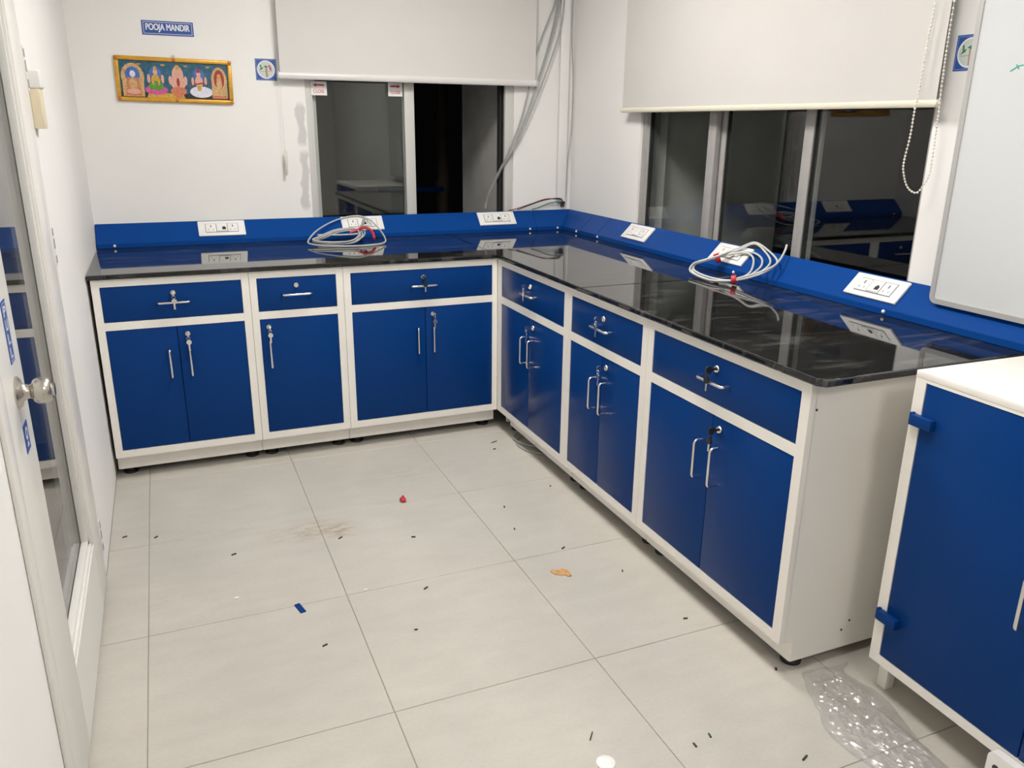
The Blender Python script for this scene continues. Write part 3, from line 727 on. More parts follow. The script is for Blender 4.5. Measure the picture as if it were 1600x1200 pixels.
cr = thing('cable_coil', 'white cable coil with two red tape bands leaning on window raceway', 'cable', (0.66, -0.93, ZT), group='cable coils')
off = Vector((-0.66, 0.93, -ZT))
lft = [(0.529, -0.99, 0.897), (0.528, -0.895, 0.897), (0.550, -0.797, 0.904), (0.600, -0.748, 0.922), (0.640, -0.757, 0.935), (0.690, -0.787, 0.955)]
rights = [[(0.765, -0.820, 0.987), (0.805, -0.880, 1.006), (0.800, -0.965, 1.006), (0.752, -1.072, 0.984), (0.708, -1.108, 0.967), (0.645, -1.105, 0.940), (0.580, -1.050, 0.912)],
          [(0.758, -0.825, 0.985), (0.790, -0.885, 1.000), (0.783, -0.965, 0.998), (0.735, -1.055, 0.978), (0.685, -1.090, 0.958), (0.635, -1.090, 0.936), (0.578, -1.045, 0.911)],
          [(0.745, -0.845, 0.982), (0.765, -0.910, 0.990), (0.745, -0.985, 0.982), (0.700, -1.048, 0.965), (0.652, -1.070, 0.943), (0.612, -1.068, 0.925), (0.572, -1.038, 0.909)],
          [(0.740, -0.842, 0.980), (0.752, -0.900, 0.985), (0.728, -0.960, 0.975), (0.680, -1.020, 0.955), (0.640, -1.052, 0.937), (0.600, -1.055, 0.920), (0.570, -1.030, 0.908)]]
def clear(p):      # rest on the worktop, the sloping raceway and the socket plate
    x, y, z = p; x = min(x, 0.794); z = max(z, ZC0)
    if x > 0.700: z = max(z, ZT + HL + max(0, x - XF) + (0.030 if -0.90 < y < -0.655 else 0.010))
    return Vector((x, y, z))
bm = bmx()
for k, r_ in enumerate(rights):
    j = (k - 1.5) * 0.0120
    pts = [(x + j * 0.9, y + j * 0.6, z + abs(j) * 0.5) for x, y, z in lft] + r_
    tube(bm, [Vector(lift(p, ZC0)) + off for p in smooth_path([clear(p) for p in pts], 8, True)], 0.0041, 8, True)
tube(bm, [Vector(lift(p, ZC0)) + off for p in smooth_path([(0.575, -1.045, 0.915), (0.64, -1.10, 0.945), (0.70, -1.115, 0.970), (0.74, -1.105, 0.995), (0.775, -1.085, 1.022), (0.790, -1.075, 1.043)], 6)], 0.0041, 8)
obj('cable', bm, CABLE, cr, True)
bm = bmx(); tube(bm, [Vector(p) + off for p in ((0.676, -0.780, 0.9495), (0.692, -0.787, 0.9565))], 0.0205, 12); obj('red_tape', bm, REDT, cr, True)
bm = bmx(); tube(bm, [Vector(p) + off for p in ((0.571, -1.036, 0.9120), (0.583, -1.049, 0.9155))], 0.0180, 12); obj('red_tape', bm, REDT, cr, True)

# coil lying under the corner cabinet
cu = thing('cable_coil', 'thin grey cable loop on the floor under the corner cabinet', 'cable', (0.05, -0.31, 0), group='cable coils')
bm = bmx()
tube(bm, smooth_path([(-0.045, 0.06, .006), (-0.03, -0.04, .006), (0.03, -0.10, .006), (0.12, -0.08, .006), (0.15, 0.04, .008), (0.10, 0.13, .012), (0.0, 0.13, .008)], 8, True), 0.0035, 8, True)
tube(bm, smooth_path([(-0.035, 0.13, .013), (-0.015, 0.02, .013), (0.05, -0.02, .013), (0.13, 0.03, .013), (0.12, 0.14, .014), (0.03, 0.18, .014)], 8, True), 0.0035, 8, True)
obj('cable', bm, CABLEG, cu, True)

# ------------------------------------------------------------------ cables down the corner
tr = thing('cable_trunking', 'white plastic cable trunking standing in the room corner', 'trunking', (0.733, YB, 1.045))
boxo('channel', (-0.026, 0.026, -0.024, 0.0, 0.0, ZC - 1.045), RAILL, tr, bev=0.003)
bm = bmx(); box(bm, -0.0275, 0.0275, -0.026, -0.020, 0.001, ZC - 1.046, bev=0.002); obj('cover', bm, WALL, tr, True)
bm = bmx(); box(bm, 0.004, 0.024, -0.020, -0.006, -0.028, 0.0); obj('wire_outlet', bm, mat('brown_outlet', (0.10, 0.05, 0.05), 0.7), tr)
paths = [[(0.672, .822, 2.20), (0.660, .820, 2.12), (0.570, .818, 1.905), (0.532, .818, 1.76), (0.470, .818, 1.52), (0.405, .822, 1.36), (0.380, .84, 1.29)],
         [(0.690, .820, 2.20), (0.645, .816, 1.974), (0.548, .814, 1.671), (0.453, .816, 1.429), (0.395, .824, 1.32), (0.370, .845, 1.27)],
         [(0.700, .816, 2.20), (0.655, .812, 1.98), (0.556, .810, 1.690), (0.463, .812, 1.450), (0.392, .826, 1.300), (0.360, .85, 1.24)],
         [(0.716, .806, 2.20), (0.700, .806, 2.02), (0.643, .806, 1.842), (0.568, .806, 1.654), (0.473, .808, 1.446), (0.410, .820, 1.33), (0.372, .85, 1.25)]]
ends = [[(0.352, .885, 1.20), (0.325, .93, 1.11), (0.312, .955, 1.01)], [(0.345, .89, 1.19), (0.318, .93, 1.10), (0.306, .95, 1.01)], [(0.336, .89, 1.17), (0.315, .93, 1.09), (0.303, .95, 1.01)], [(0.340, .895, 1.16), (0.312, .93, 1.08), (0.300, .955, 1.01)]]
clab = ['grey data cable running from corner trunking into open window, leftmost of four', 'grey data cable into open window, second from the left of four', 'grey data cable into open window, third from the left of four', 'grey data cable into open window, rightmost and nearest the corner of four']
for p, e, lb in zip(paths, ends, clab):
    x_, y_, z_ = p[0]
    bm = bmx(); tube(bm, smooth_path([(x_ + 0.012, y_ - 0.016, ZC - 0.002), (x_ + 0.008, y_ - 0.012, 2.40)] + p + e, 7), 0.0042, 8)
    tag(obj('data_cable', bm, CABLEG, None, True), lb, 'cable', 'grey data cables beside the window')
bm = bmx(); tube(bm, smooth_path([(0.772, .816, ZC - 0.002), (0.772, .816, 2.3), (0.772, .816, 1.95), (0.785, .814, 1.745), (0.786, .816, 1.47), (0.770, .818, 1.29), (0.764, .818, 1.10), (0.758, .818, 1.035)], 7), 0.0028, 8)
tag(obj('loose_wire', bm, CABLEG, None, True), 'single thin grey wire hanging right of the white corner trunking', 'wire')
for pts, mm, lb, nm in (([(0.748, .826, 1.03), (0.735, .812, 1.062), (0.690, .806, 1.066), (0.623, .806, 1.066), (0.54, .812, 1.042), (0.44, .822, 1.012), (0.400, .826, 1.005)], REDW, 'thin red wire curling out of corner trunking over the raceway', 'red_wire'),
                    ([(0.744, .822, 1.03), (0.728, .800, 1.064), (0.685, .796, 1.070), (0.61, .800, 1.060), (0.53, .806, 1.036), (0.45, .816, 1.008)], BLACKP, 'thin black wire curling out of corner trunking over the raceway', 'black_wire'),
                    ([(0.752, .818, 1.03), (0.742, .790, 1.050), (0.700, .786, 1.052), (0.64, .792, 1.042), (0.58, .806, 1.018), (0.545, .82, 1.008)], GREENW, 'short green wire curling out of the bottom of corner trunking', 'green_wire')):
    bm = bmx(); tube(bm, smooth_path(pts, 7), 0.0028, 8); tag(obj(nm, bm, mm, None, True), lb, 'wire')

# ------------------------------------------------------------------ roller blinds
def blind(name, label, run, a0, a1, zb, d, fab, rail, rail_d, rr_):
    """a0..a1 along the wall, d = distance of the cloth from the wall"""
    t = thing(name, label, 'blind')
    n, k = 60, 24; ztop = 2.33; bm = bmx(); F = {}
    for side in (0, 1):
        for i in range(n + 1):
            for j in range(k + 1):
                a = a0 + (a1 - a0) * i / n; z = zb + (ztop - zb) * j / k
                wv = 0.0035 * noise.noise(Vector((a * 2.1, z * 1.3, 3.0))) + 0.0012 * noise.noise(Vector((a * 7, z * 6, 1.0)))
                o_ = d + wv + side * 0.0012
                F[side, i, j] = bm.verts.new((a, YB - o_, z) if run == 'b' else (XR - o_, a, z))
    for side in (0, 1):
        for i in range(n):
            for j in range(k): bm.faces.new((F[side, i, j], F[side, i + 1, j], F[side, i + 1, j + 1], F[side, i, j + 1]))
    for i in range(n):
        for j in (0, k): bm.faces.new((F[0, i, j], F[0, i + 1, j], F[1, i + 1, j], F[1, i, j]))
    for j in range(k):
        for i in (0, n): bm.faces.new((F[0, i, j], F[0, i, j + 1], F[1, i, j + 1], F[1, i, j]))
    obj('fabric', bm, fab, t, True)
    bm = bmx(); P = lambda a, dd, z: (a, YB - dd, z) if run == 'b' else (XR - dd, a, z)
    tube(bm, [P(a0, d + 0.02, ztop + 0.02), P(a1, d + 0.02, ztop + 0.02)], 0.028, 16); obj('roller', bm, rail, t, True)
    for a in (a0 - 0.006, a1):
        bm = bmx()
        if run == 'b': box(bm, a, a + 0.006, YB - d - 0.05, YB, ztop - 0.015, ztop + 0.05)
        else: box(bm, XR - d - 0.05, XR, a, a + 0.006, ztop - 0.015, ztop + 0.05)
        obj('bracket', bm, rail, t)
    bm = bmx()
    sgn = 1
    pr_ = [(rr_ * 0.45 * math.cos(q), rr_ * math.sin(q)) for q in [2 * math.pi * i / 14 for i in range(14)]]
    A = [bm.verts.new(P(a0 - 0.004, d + rail_d + u, zb + v)) for u, v in pr_]; B = [bm.verts.new(P(a1 + 0.004, d + rail_d + u, zb + v)) for u, v in pr_]
    bm.faces.new(A); bm.faces.new(B[::-1])
    for i in range(14): bm.faces.new((A[i], A[(i + 1) % 14], B[(i + 1) % 14], B[i]))
    br = obj('bottom_rail', bm, rail, t, True)
    for a, s_ in ((a0 - 0.004, -1), (a1 + 0.004, 1)):
        bm = bmx(); lathe(bm, [(rr_ * 1.02, 0), (rr_ * 1.02, 0.006), (rr_ * 0.6, 0.010)], P(a, d + rail_d, zb), (s_, 0, 0) if run == 'b' else (0, s_, 0), 14)
        obj('end_cap', bm, rail, br, True)
    return t
bl = blind('roller_blind', 'grey-white roller blind over the half-open back window', 'b', -0.846, 0.540, 1.702, 0.048, FABL, RAILL, 0.0, 0.017)
bm = bmx(); tube(bm, [(-0.852, .802, 2.33), (-0.851, .802, 1.70), (-0.846, .804, 1.345)], 0.0010, 6); obj('pull_cord', bm, RAILL, bl, True)
bm = bmx(); lathe(bm, [(0.002, 0), (0.006, -0.006), (0.007, -0.05), (0.006, -0.118), (0.003, -0.124)], (-0.845, .806, 1.345), (0, 0, 1), 12); obj('cord_weight', bm, mat('worn_cream_plastic', (.74, .70, .61), .5), bl, True)
brb = blind('roller_blind', 'cream roller blind hanging over the wide three-pane window', 'r', -1.700, 0.168, 1.556, 0.055, FABR, RAILR, 0.0, 0.0115)
ch = [(0.722, -1.661, 2.31), (0.722, -1.661, 1.846), (0.722, -1.655, 1.729), (0.722, -1.652, 1.584), (0.724, -1.645, 1.545), (0.724, -1.643, 1.462), (0.724, -1.634, 1.378), (0.725, -1.642, 1.339), (0.726, -1.661, 1.306), (0.728, -1.688, 1.291), (0.732, -1.703, 1.299), (0.738, -1.722, 1.341), (0.742, -1.722, 1.392), (0.742, -1.718, 1.522), (0.742, -1.712, 1.648), (0.742, -1.710, 1.81), (0.742, -1.710, 2.31)]
pp = smooth_path(ch, 40); acc = 0; step = 0.0098; bm = bmx(); last = pp[0]; seg_path = [pp[0]]
for p in pp[1:]:
    acc += (p - last).length; last = p
    if acc >= step:
        acc = 0
        bmesh.ops.create_icosphere(bm, subdivisions=1, radius=0.0040, matrix=Matrix.Translation(p)); seg_path.append(p)
tube(bm, seg_path, 0.0010, 5)
obj('bead_chain', bm, BEAD, brb, True)

# ------------------------------------------------------------------ whiteboard
wb = thing('whiteboard', 'large white marker board in a grey aluminium frame on right wall', 'whiteboard')
by0, by1, bz0, bz1, bx0, bx1 = -3.05, -1.798, 0.963, 2.16, 0.737, 0.752
boxo('writing_surface', (bx0 + 0.004, bx1, by0 + 0.01, by1 - 0.01, bz0 + 0.01, bz1 - 0.01), BOARD, wb)
rad = 0.022
def rrect(y0_, y1_, z0_, z1_, r_, n=6):
    P = []
    for (cy_, cz_, a0_) in ((y1_ - r_, z1_ - r_, 0), (y0_ + r_, z1_ - r_, 90), (y0_ + r_, z0_ + r_, 180), (y1_ - r_, z0_ + r_, 270)):
        for i in range(n + 1):
            a = R(a0_ + 90 * i / n); P.append((cy_ + r_ * math.cos(a), cz_ + r_ * math.sin(a)))
    return P
bm = bmx(); o_ = rrect(by0, by1, bz0, bz1, rad); i_ = rrect(by0 + 0.016, by1 - 0.016, bz0 + 0.016, bz1 - 0.016, rad * 0.4); n = len(o_)
V = [[bm.verts.new((x, y, z)) for y, z in q_] for x, q_ in ((bx0, o_), (bx0, i_), (bx1 + 0.002, i_), (bx1 + 0.002, o_))]
for a, b in ((0, 1), (1, 2), (2, 3), (3, 0)):
    for i in range(n): bm.faces.new((V[a][i], V[a][(i + 1) % n], V[b][(i + 1) % n], V[b][i]))
obj('frame', bm, BFRAME, wb, True)
bm = bmx()
for s_ in ([(0, -1.930, 1.636), (0, -1.952, 1.648), (0, -1.966, 1.650)], [(0, -1.945, 1.652), (0, -1.955, 1.640)]):
    tube(bm, [(bx0 + 0.0036, y, z) for _, y, z in s_], 0.0018, 6)
mk = obj('marker_stroke', bm, mat('green_marker', (0.08, 0.50, 0.38), 0.6), wb); mk['label'] = 'faint green marker stroke'
for y in (-1.95, -2.9):
    boxo('wall_bracket', (bx1 + 0.001, XR - 0.0005, y - 0.02, y + 0.02, 1.95, 1.99), BFRAME, wb)

# ------------------------------------------------------------------ framed picture, sign and stickers on the back wall
pc = thing('framed_picture', 'gilt framed print of five seated and standing figures on back wall', 'picture', (-1.331, YB, 1.665), (0, R(0.9), 0))
pw_, ph_ = 0.518, 0.200; fw_ = 0.019
bm = bmx()
for (a, b, c, d) in ((-pw_ / 2, pw_ / 2, ph_ / 2 - fw_, ph_ / 2), (-pw_ / 2, pw_ / 2, -ph_ / 2, -ph_ / 2 + fw_), (-pw_ / 2, -pw_ / 2 + fw_, -ph_ / 2 + fw_, ph_ / 2 - fw_), (pw_ / 2 - fw_, pw_ / 2, -ph_ / 2 + fw_, ph_ / 2 - fw_)):
    box(bm, a, b, -0.016, -0.001, c, d, bev=0.004, seg=3)
obj('frame', bm, GOLD, pc, True)
STUD = mat('copper_stud', (0.5, 0.16, 0.05), 0.4, metal=0.3)
for x, z in ((-pw_ / 2 + .009, ph_ / 2 - .009), (pw_ / 2 - .009, ph_ / 2 - .009), (-pw_ / 2 + .009, -ph_ / 2 + .009), (pw_ / 2 - .009, -ph_ / 2 + .009), (0, ph_ / 2 - .009), (0, -ph_ / 2 + .009)):
    bm = bmx(); lathe(bm, [(0.008, 0), (0.006, 0.003), (0.002, 0.004)], (x, -0.0155, z), (0, -1, 0), 10); obj('frame_stud', bm, STUD, pc, True)
bm = bmx(); lathe(bm, [(0.007, 0), (0.007, 0.004)], (0, -0.004, ph_ / 2 + 0.006), (0, -1, 0), 12); obj('hanger', bm, STEEL, pc, True)
boxo('backing', (-pw_ / 2 + fw_ - .002, pw_ / 2 - fw_ + .002, -0.006, -0.002, -ph_ / 2 + fw_ - .002, ph_ / 2 - fw_ + .002), TEALP, pc)
cols = [mat('print_' + n_, srgb(*c_), 0.4, var=v_, vscale=160) for n_, c_, v_ in (
    ('gold', (205, 165, 112), 0.35), ('skin', (222, 170, 150), 0.15), ('green', (92, 150, 50), 0.3), ('pink', (205, 84, 150), 0.25),
    ('white', (222, 222, 236), 0.12), ('blue', (70, 110, 180), 0.3), ('yellow', (205, 160, 60), 0.25), ('orange', (206, 122, 88), 0.25), ('dark', (38, 34, 44), 0.3), ('red', (160, 50, 52), 0.2))]
GO, SK, GR, PK, WH, BL, YE, OR, DK, RD = range(10)
bm = bmx(); yy = -0.0063; zz = [0]
def F(poly, mi):
    zz[0] += 1; flat_bm(bm, poly, yy - zz[0] * 0.000018, mi)
hw, hh = pw_ / 2 - fw_, ph_ / 2 - fw_
F([(-hw, -hh), (hw, -hh), (hw, -hh + 0.022), (-hw, -hh + 0.022)], DK); F([(-0.13, -hh), (0.04, -hh), (0.03, -hh + 0.02), (-0.12, -hh + 0.026)], YE)
for x in (-0.155, -0.05, 0.05, 0.150): F(ell(x, hh - 0.012, 0.010, 0.007, 10, math.pi, 2 * math.pi), YE)
# figure 1: deity in a golden arch
x = -0.185
F(ell(x, 0.010, 0.050, 0.060), GO); F([(x - .046, -.078), (x + .046, -.078), (x + .046, .01), (x - .046, .01)], GO); F(ell(x, 0.018, 0.032, 0.036), BL)
F(ell(x, 0.022, 0.012, 0.015), WH); F([(x - .034, -.074), (x + .034, -.074), (x + .026, .005), (x - .026, .005)], OR); F(ell(x, -0.020, 0.018, 0.026), GO); F(ell(x, -0.056, 0.030, 0.012), SK)
# figure 2: green sari on a pink lotus
x = -0.086
F(ell(x, 0.030, 0.026, 0.028), BL); F(ell(x, -0.046, 0.050, 0.022), PK); F(ell(x, -0.030, 0.034, 0.018), GR); F(ell(x, -0.004, 0.020, 0.028), YE)
F(ell(x, 0.034, 0.010, 0.013), SK); F(ell(x, 0.050, 0.007, 0.010), YE); F(ell(x - 0.030, 0.004, 0.007, 0.020), SK); F(ell(x + 0.030, 0.004, 0.007, 0.020), SK); F(ell(x, -0.020, 0.010, 0.016), GR)
# figure 3: broad pink seated figure
x = 0.012
F(ell(x, 0.020, 0.026, 0.045), SK); F(ell(x, -0.010, 0.034, 0.034), SK); F(ell(x - 0.034, 0.000, 0.008, 0.020), SK); F(ell(x + 0.034, 0.000, 0.008, 0.020), SK)
F(ell(x, -0.048, 0.036, 0.020), OR); F(ell(x, 0.060, 0.010, 0.010), YE); F(ell(x, -0.008, 0.007, 0.020), RD); F(ell(x, -0.070, 0.018, 0.008), OR)
# figure 4: white robe and a long lute
x = 0.106
F(ell(x, 0.030, 0.026, 0.028), BL); F(ell(x + .008, -0.048, 0.052, 0.026), WH); F(ell(x, -0.002, 0.018, 0.026), SK); F(ell(x, 0.032, 0.010, 0.013), SK); F(ell(x, 0.048, 0.008, 0.010), RD)
F([(x - .045, -.022), (x + .050, -.004), (x + .050, .002), (x - .045, -.015)], RD); F(ell(x, -0.030, 0.010, 0.014), YE); F(ell(x - .028, 0.000, 0.006, 0.018), SK); F(ell(x + .030, 0.004, 0.006, 0.018), SK)
# figure 5: standing figure in a golden halo
x = 0.198
F(ell(x, 0.008, 0.036, 0.060), GO); F([(x - .036, -.072), (x + .036, -.072), (x + .034, .01), (x - .034, .01)], GO); F(ell(x, 0.012, 0.024, 0.044), RD); F(ell(x, -0.016, 0.013, 0.050), GO); F(ell(x, 0.026, 0.009, 0.012), YE); F([(x - .034, -.076), (x + .034, -.076), (x + .030, -.062), (x - .030, -.062)], OR)
obj('print', bm, None, pc, mats=cols)

sg = thing('wall_sign', 'small blue sign reading POOJA MANDIR above the gilt picture', 'sign', (-1.3390, YB, 1.8940))
boxo('plate', (-0.1125, 0.1125, -0.0025, -0.0003, -0.031, 0.031), SIGNB, sg, bev=0.0004, seg=1)
bm = bmx()
for (a, b, c, d) in ((-.106, .106, .0235, .0255), (-.106, .106, -.0255, -.0235), (-.106, -.104, -.0255, .0255), (.104, .106, -.0255, .0255)): flat_bm(bm, [(a, c), (b, c), (b, d), (a, d)], -0.0028)
obj('border_line', bm, SIGNW, sg)
tb = text_bm('POOJA MANDIR', 0.036, 0.190, 0.0011)
for v in tb.verts: v.co.y -= 0.0029
obj('lettering', tb, SIGNW, sg)

def round_sticker(label, loc, rot):
    t = thing('logo_sticker', label, 'sticker', loc, rot, 'square blue stickers with a white disc')
    boxo('backing', (-0.05, 0.05, -0.0012, -0.0002, -0.05, 0.05), SIGNB, t)
    bm = bmx(); mats = [SIGNW, mat('sticker_green', srgb(50, 130, 80), .5), mat('sticker_red', srgb(205, 70, 75), .5), mat('sticker_tan', srgb(165, 150, 120), .5), mat('sticker_grey', (.6, .64, .62), .5), mat('sticker_line', srgb(150, 175, 215), .5)]
    def G(poly, mi, k): flat_bm(bm, poly, -0.0014 - k * 0.00004, mi)
    e = 0.0462
    for (a, b, c, d) in ((-e, e, e - .0014, e), (-e, e, -e, -e + .0014), (-e, -e + .0014, -e, e), (e - .0014, e, -e, e)): G([(a, c), (b, c), (b, d), (a, d)], 5, 0)
    G(ell(0, 0, 0.0425, 0.0425, 36), 0, 1); G(ell(0, 0, 0.0375, 0.0375, 36), 4, 2)
    G([(-.034, -.006), (-.026, .004), (-.028, .022), (-.022, .022), (-.020, .008), (-.012, .012), (-.016, .002), (-.026, -.002)], 1, 3)
    G([(-.012, .014), (.0, .020), (.010, .012), (.004, .008)], 1, 3)
    G([(.010, .020), (.018, .022), (.026, .008), (.026, -.006), (.018, -.002), (.016, .010)], 2, 4)
    G([(-.004, .010), (.006, .010), (.008, -.036), (-.002, -.036)], 3, 3); G([(-.030, -.010), (.030, -.008), (.030, -.006), (-.030, -.008)], 3, 5)
    obj('emblem', bm, None, t, mats=mats)
    return t
round_sticker('square blue sticker with round emblem left of the back window blind', (-0.9065, YB, 1.7280), (0, 0, 0))
round_sticker('square blue sticker with round emblem partly hidden behind the whiteboard', (XR, -1.7450, 1.6990), (0, 0, Q))

def close_sticker(label, x, z, left, sx, y):
    t = thing('window_sticker', label, 'sticker', (x, y, z), group='red arrow stickers on the window')
    boxo('paper', (-0.041 * sx, 0.041 * sx, -0.0008, 0, -0.034, 0.034), SOCKW, t)
    s_ = -1 if left else 1
    bm = bmx(); flat_bm(bm, [(s_ * .030 * sx, .016), (s_ * .012 * sx, .026), (s_ * .012 * sx, .020), (-s_ * .028 * sx, .020), (-s_ * .028 * sx, .012), (s_ * .012 * sx, .012), (s_ * .012 * sx, .006)], -0.0012)
    obj('arrow', bm, mat('arrow_red', srgb(190, 40, 45), .5), t)
    tb = text_bm('CLOSE', 0.016, 0.056 * sx, 0.0006)
    for v in tb.verts: v.co.y -= 0.0012; v.co.z -= 0.014
    obj('lettering', tb, mat('faded_red_ink', srgb(222, 130, 130), .5), t)
close_sticker('white paper sticker with red left arrow and CLOSE on window frame', -0.6505, 1.648, True, 1.0, YB + 0.012)
close_sticker('white paper sticker with red right arrow and CLOSE beside the mullion', -0.245, 1.652, False, 0.95, YB + 0.0255)

# ------------------------------------------------------------------ storage cabinet in the right foreground
sc = thing('storage_cabinet', 'white storage cabinet with blue doors standing in the right foreground', 'cabinet', (0.205, -2.2375, 0), (0, 0, Q - R(1.1)))
SW, SD, s0, s1 = 0.875, 0.56, 0.0955, 0.9215
bm = bmx()
box(bm, 0, SW, 0.022, SD, s0, s1 - 0.0015); obj('body', bm, WHITE, sc)
bm = bmx(); box(bm, -0.0008, SW + 0.0008, -0.0006, SD, s1 - 0.018, s1, bev=0.0018); obj('top_panel', bm, WHITE, sc, True)
bm = bmx(); box(bm, 0, 0.031, 0, 0.022, s0, s1 - 0.018, bev=0.001); box(bm, SW - 0.031, SW, 0, 0.022, s0, s1 - 0.018, bev=0.001)
box(bm, 0.0305, SW - 0.0305, 0.0003, 0.0217, s0 + .0003, s0 + 0.027); box(bm, 0.0305, SW - 0.0305, 0.0003, 0.0217, s1 - 0.026, s1 - 0.018)
obj('face_frame', bm, WHITE, sc)
for (a, b) in ((0.033, 0.4355), (0.4385, SW - 0.033)):
    bm = bmx(); box(bm, a, b, 0.001, 0.021, s0 + 0.0285, s1 - 0.0275, bev=0.0018); dd = obj('door', bm, BLUE, sc, True)
    hu = 0.385 if a < 0.2 else 0.489
    bm = bmx(); bar_handle(bm, (hu, 0.500), 0.128, True, r=0.0052); obj('handle', bm, CHROME, dd, True)
    for hz in (0.800, 0.244):
        c = 0.046 if a < 0.2 else SW - 0.046
        s_ = 1 if a < 0.2 else -1
        bm = bmx(); box(bm, c - 0.030, c + 0.030, -0.017, 0.0012, hz - 0.014, hz + 0.014, bev=0.002)
        box(bm, c - s_ * 0.034 - 0.004, c - s_ * 0.034 + 0.004, -0.012, 0.0012, hz - 0.016, hz + 0.016, bev=0.0015)
        hg = obj('hinge', bm, BLUE, dd, True); hg['label'] = 'blue painted block hinge'
for u in (0.006, SW - 0.036):
    for v in (0.040, SD - 0.06):
        boxo('leg', (u, u + 0.030, v, v + 0.030, 0.0, s0 + 0.001), WHITE, sc, bev=0.001)

# white plastic piece leaning on its bottom rail
pt = thing('plastic_holder', 'white plastic piece with two round holes leaning on the storage cabinet', 'plastic piece', (0.182, -2.665, 0.0))
bm = bmx()
P = rrect(-0.045, 0.040, 0.0, 0.118, 0.016, 5)
A = [bm.verts.new((-0.010, y, z)) for y, z in P]; B = [bm.verts.new((0.012, y, z)) for y, z in P]
bm.faces.new(A); bm.faces.new(B[::-1])
for i in range(len(P)): bm.faces.new((A[i], A[(i + 1) % len(P)], B[(i + 1) % len(P)], B[i]))
obj('body', bm, SOCKW, pt, True)
HOLE = mat('hole_dark', (0.06, 0.06, 0.055), 0.8)
for y, z in ((0.016, 0.083), (-0.010, 0.071)):
    bm = bmx(); lathe(bm, [(0.008, 0), (0.008, 0.0015)], (-0.0100, y, z), (-1, 0, 0), 16); obj('hole', bm, HOLE, pt)

# ------------------------------------------------------------------ clear plastic bag on the floor
bg = []
left = [(0.080, -2.128), (0.048, -2.185), (0.024, -2.240), (0.004, -2.285), (-0.022, -2.330), (-0.026, -2.400), (-0.012, -2.480), (0.000, -2.560), (0.01, -2.64)]
right = [(0.240, -2.145), (0.196, -2.175), (0.200, -2.225), (0.215, -2.268), (0.208, -2.330), (0.190, -2.390), (0.170, -2.450), (0.158, -2.545), (0.15, -2.64)]
lp = smooth_path([(x, y, 0) for x, y in left], 8); rp = smooth_path([(x, y, 0) for x, y in right], 8)
bm = bmx(); nu = 34; grid = []
for layer in (0, 1):
    g_ = []
    for i, (a, b) in enumerate(zip(lp, rp)):
        row = []
        for j in range(nu + 1):
            t = j / nu; p = a.lerp(b, t)
            e = min(1, 5 * min(t, 1 - t), 0.25 + 4 * i / len(lp))
            nn = Vector((p.x * 14 + layer * 5, p.y * 14, layer * 3.0))
            r1 = 1 - abs(noise.noise(nn)) * 2; r2 = 1 - abs(noise.noise(nn * 2.7)) * 2; r3 = 1 - abs(noise.noise(nn * 6.1)) * 2
            z = 0.0015 + layer * 0.004 + e * max(0, (0.010 + layer * 0.010) * (0.55 * r1 ** 2 + 0.30 * r2 ** 2 + 0.18 * r3))
            row.append(bm.verts.new((p.x + 0.004 * noise.noise(nn * 3), p.y + 0.004 * noise.noise(nn * 3 + Vector((9, 2, 1))), z)))
        g_.append(row)
    grid.append(g_)
    for i in range(len(g_) - 1):
        for j in range(nu): bm.faces.new((g_[i][j], g_[i][j + 1], g_[i + 1][j + 1], g_[i + 1][j]))
for i in range(len(lp) - 1):
    for j in (0, nu): bm.faces.new((grid[0][i][j], grid[0][i + 1][j], grid[1][i + 1][j], grid[1][i][j]))
tag(obj('plastic_bag', bm, FILM, None), 'crumpled clear plastic bag on the floor between bench and storage cabinet', 'bag')

# ------------------------------------------------------------------ litter on the floor
def scrap(name, label, x, y, poly, h, m, cat='scrap', rot=0.0, group=None, crumple=0.0):
    bm = bmx(); prism(bm, poly, 0.0, h)
    if crumple:
        bmesh.ops.triangulate(bm, faces=[f for f in bm.faces if len(f.verts) > 4])
        bmesh.ops.subdivide_edges(bm, edges=bm.edges[:], cuts=1)
        for v in bm.verts:
            if v.co.z > h * 0.5: v.co.z += crumple * abs(noise.noise(v.co * 60))
    o = obj(name, bm, m); o.location = (x, y, 0.0004); o.rotation_euler = (0, 0, rot)
    return tag(o, label, cat, group)
scrap('blue_laminate_chip', 'small blue rectangular laminate chip lying near the floor seam', -1.1876, -1.2698, [(-.0088, -.0275), (.0088, -.0275), (.0088, .0275), (-.0088, .0275)], 0.003, BLUE, 'chip', R(13.5))
scrap('torn_paper_piece', 'torn piece of brown paper on the floor in front of the right cabinets', -0.3174, -1.3849, [(-.036, .004), (-.030, .016), (-.010, .014), (.006, .020), (.022, .014), (.030, .0), (.038, -.020), (.026, -.026), (.014, -.016), (-.004, -.018), (-.020, -.014)], 0.0015, PAPER, 'paper', R(-25), crumple=0.008)
bm = bmx(); bmesh.ops.create_icosphere(bm, subdivisions=2, radius=0.014)
for v in bm.verts:
    v.co *= 1 + 0.35 * noise.noise(v.co * 90); v.co.z = (v.co.z + 0.012) * 0.85
    if v.co.z > 0.012: v.co.x *= 0.6; v.co.y *= 0.6; v.co.z *= 1.25
zmin = min(v.co.z for v in bm.verts)
for v in bm.verts: v.co.z -= zmin
o = obj('red_tape_scrap', bm, REDT); o.location = (-0.674, -0.645, 0.0004); tag(o, 'small crumpled scrap of red tape on the floor in the middle', 'scrap')
bm = bmx(); lathe(bm, [(0.024, 0), (0.024, 0.002), (0.021, 0.0045), (0.008, 0.005)], (0, 0, 0), (0, 0, 1), 24); o = obj('white_plastic_cap', bm, SOCKW, None, True); o.location = (-0.604, -2.218, 0.0004)
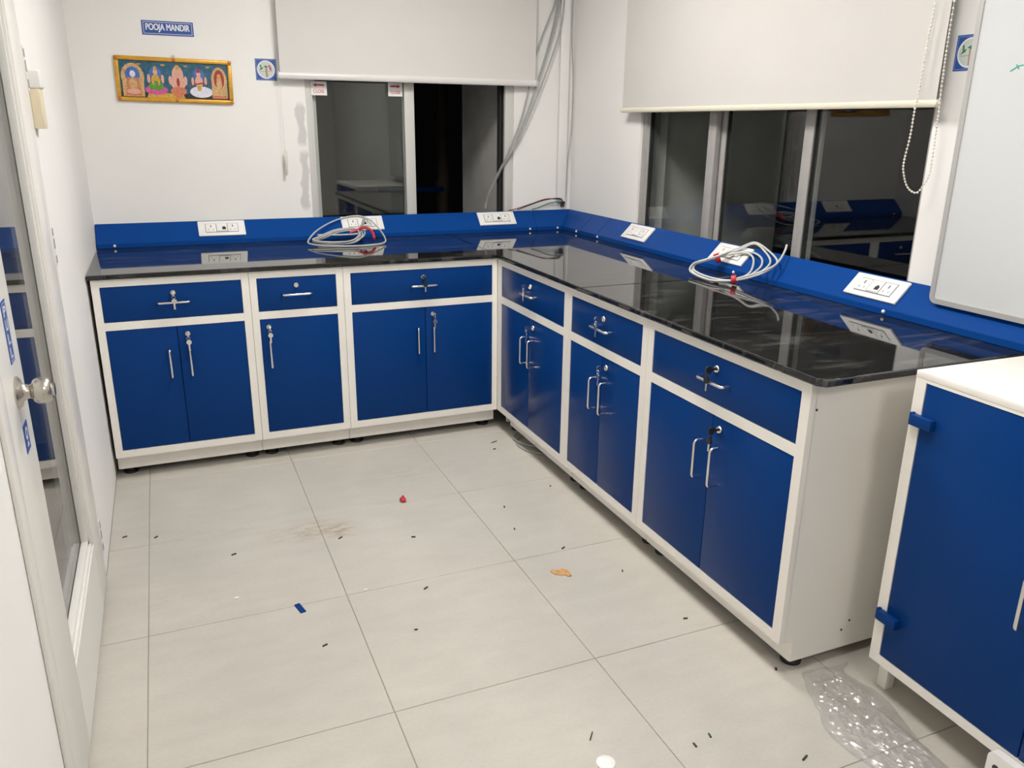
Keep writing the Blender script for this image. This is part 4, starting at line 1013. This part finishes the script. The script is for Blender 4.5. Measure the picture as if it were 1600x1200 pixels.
tag(o, 'round white plastic cap lying at the bottom edge of the floor', 'cap')
BIT = mat('dark_offcut', (0.035, 0.03, 0.028), 0.7); BROWNB = mat('brown_offcut', (0.11, 0.04, 0.03), 0.7); GREENB = mat('green_offcut', (0.02, 0.09, 0.05), 0.7); WHB = mat('white_flake', (0.8, 0.79, 0.76), 0.7)
bits = [(-1.7173, -0.5523, 'r', 'reddish offcut on the floor nearest the left wall', .022, .006, 20), (-1.6097, -0.598, 'k', 'dark offcut just right of the first floor seam by the left wall', .02, .005, 40), (-1.3533, -0.8367, 'k', 'dark wire offcut alone on the tile left of the brown smear', .022, .006, 15),
        (-0.9753, -0.8566, 'k', 'dark offcut lying in the brown smear on the floor', .024, .005, 35), (-1.1498, -1.4931, 'k', 'dark offcut to the right of and nearer than the blue chip', .02, .005, 20), (-0.7198, -0.9507, 'k', 'black offcut straight below the red tape scrap', .02, .007, -20), (-0.7804, -1.3062, 'k', 'black offcut halfway between red scrap and the near floor edge', .022, .006, 30),
        (-0.1164, -0.2576, 'k', 'dark offcut near the inner corner below a thin stroke', .018, .006, 10), (-0.0845, -0.1732, 'k', 'thin dark stroke of wire nearest the inner corner', .045, .003, 22), (-0.3066, -0.8446, 'k', 'dark speck upper of the pair right of the red scrap', .016, .007, 70), (-0.3422, -1.0332, 'k', 'dark speck lower of the pair right of the red scrap', .015, .006, 75),
        (-0.8776, -1.5192, 'k', 'tiny dark speck in the tile below the blue chip', .014, .004, -10), (-0.2333, -1.2351, 'k', 'dark offcut on the seam above the torn brown paper', .022, .006, 30), (-0.073, -1.7803, 'k', 'dark offcut right of the torn paper near the cabinet shadow', .018, .006, -15),
        (-0.1122, -1.4558, 'g', 'short greenish offcut right of the torn brown paper', .014, .006, 60), (0.0246, -2.0887, 'k', 'dark speck beside the nearest cabinet foot', .014, .008, 50), (-0.5946, -2.1253, 'k', 'long thin wire offcut near the round white cap', .038, .0035, 50), (-0.3128, -2.2378, 'g', 'green wire offcut near the bottom floor edge', .018, .006, 75), (-0.3678, -2.2515, 'r', 'brown wire offcut below the green one', .018, .006, 85), (-0.1414, -2.3906, 'k', 'dark wire offcut left of the plastic bag', .028, .005, 20),
        (-0.9686, -1.2431, 'w', 'white flake on the floor seam right of the blue chip', .014, .009, 0), (-1.3691, -1.1333, 'w', 'white flake on the tile above the blue chip', .016, .012, 0), (-0.0466, -0.734, 'k', 'tiny speck by the middle cabinet foot shadow', .012, .005, 30)]
for x, y, c, lb, L_, W_, a in bits:
    L_ *= 0.78; W_ *= 0.85
    mm = {'k': BIT, 'r': BROWNB, 'g': GREENB, 'w': WHB}[c]
    scrap('white_flake' if c == 'w' else 'wire_offcut', lb, x, y, [(-L_ / 2, -W_ / 2), (L_ / 2, -W_ / 2 * .7), (L_ / 2, W_ / 2), (-L_ / 2, W_ / 2 * .8)], 0.0035, mm, 'offcut' if c != 'w' else 'flake', R(a), 'offcuts littering the floor')
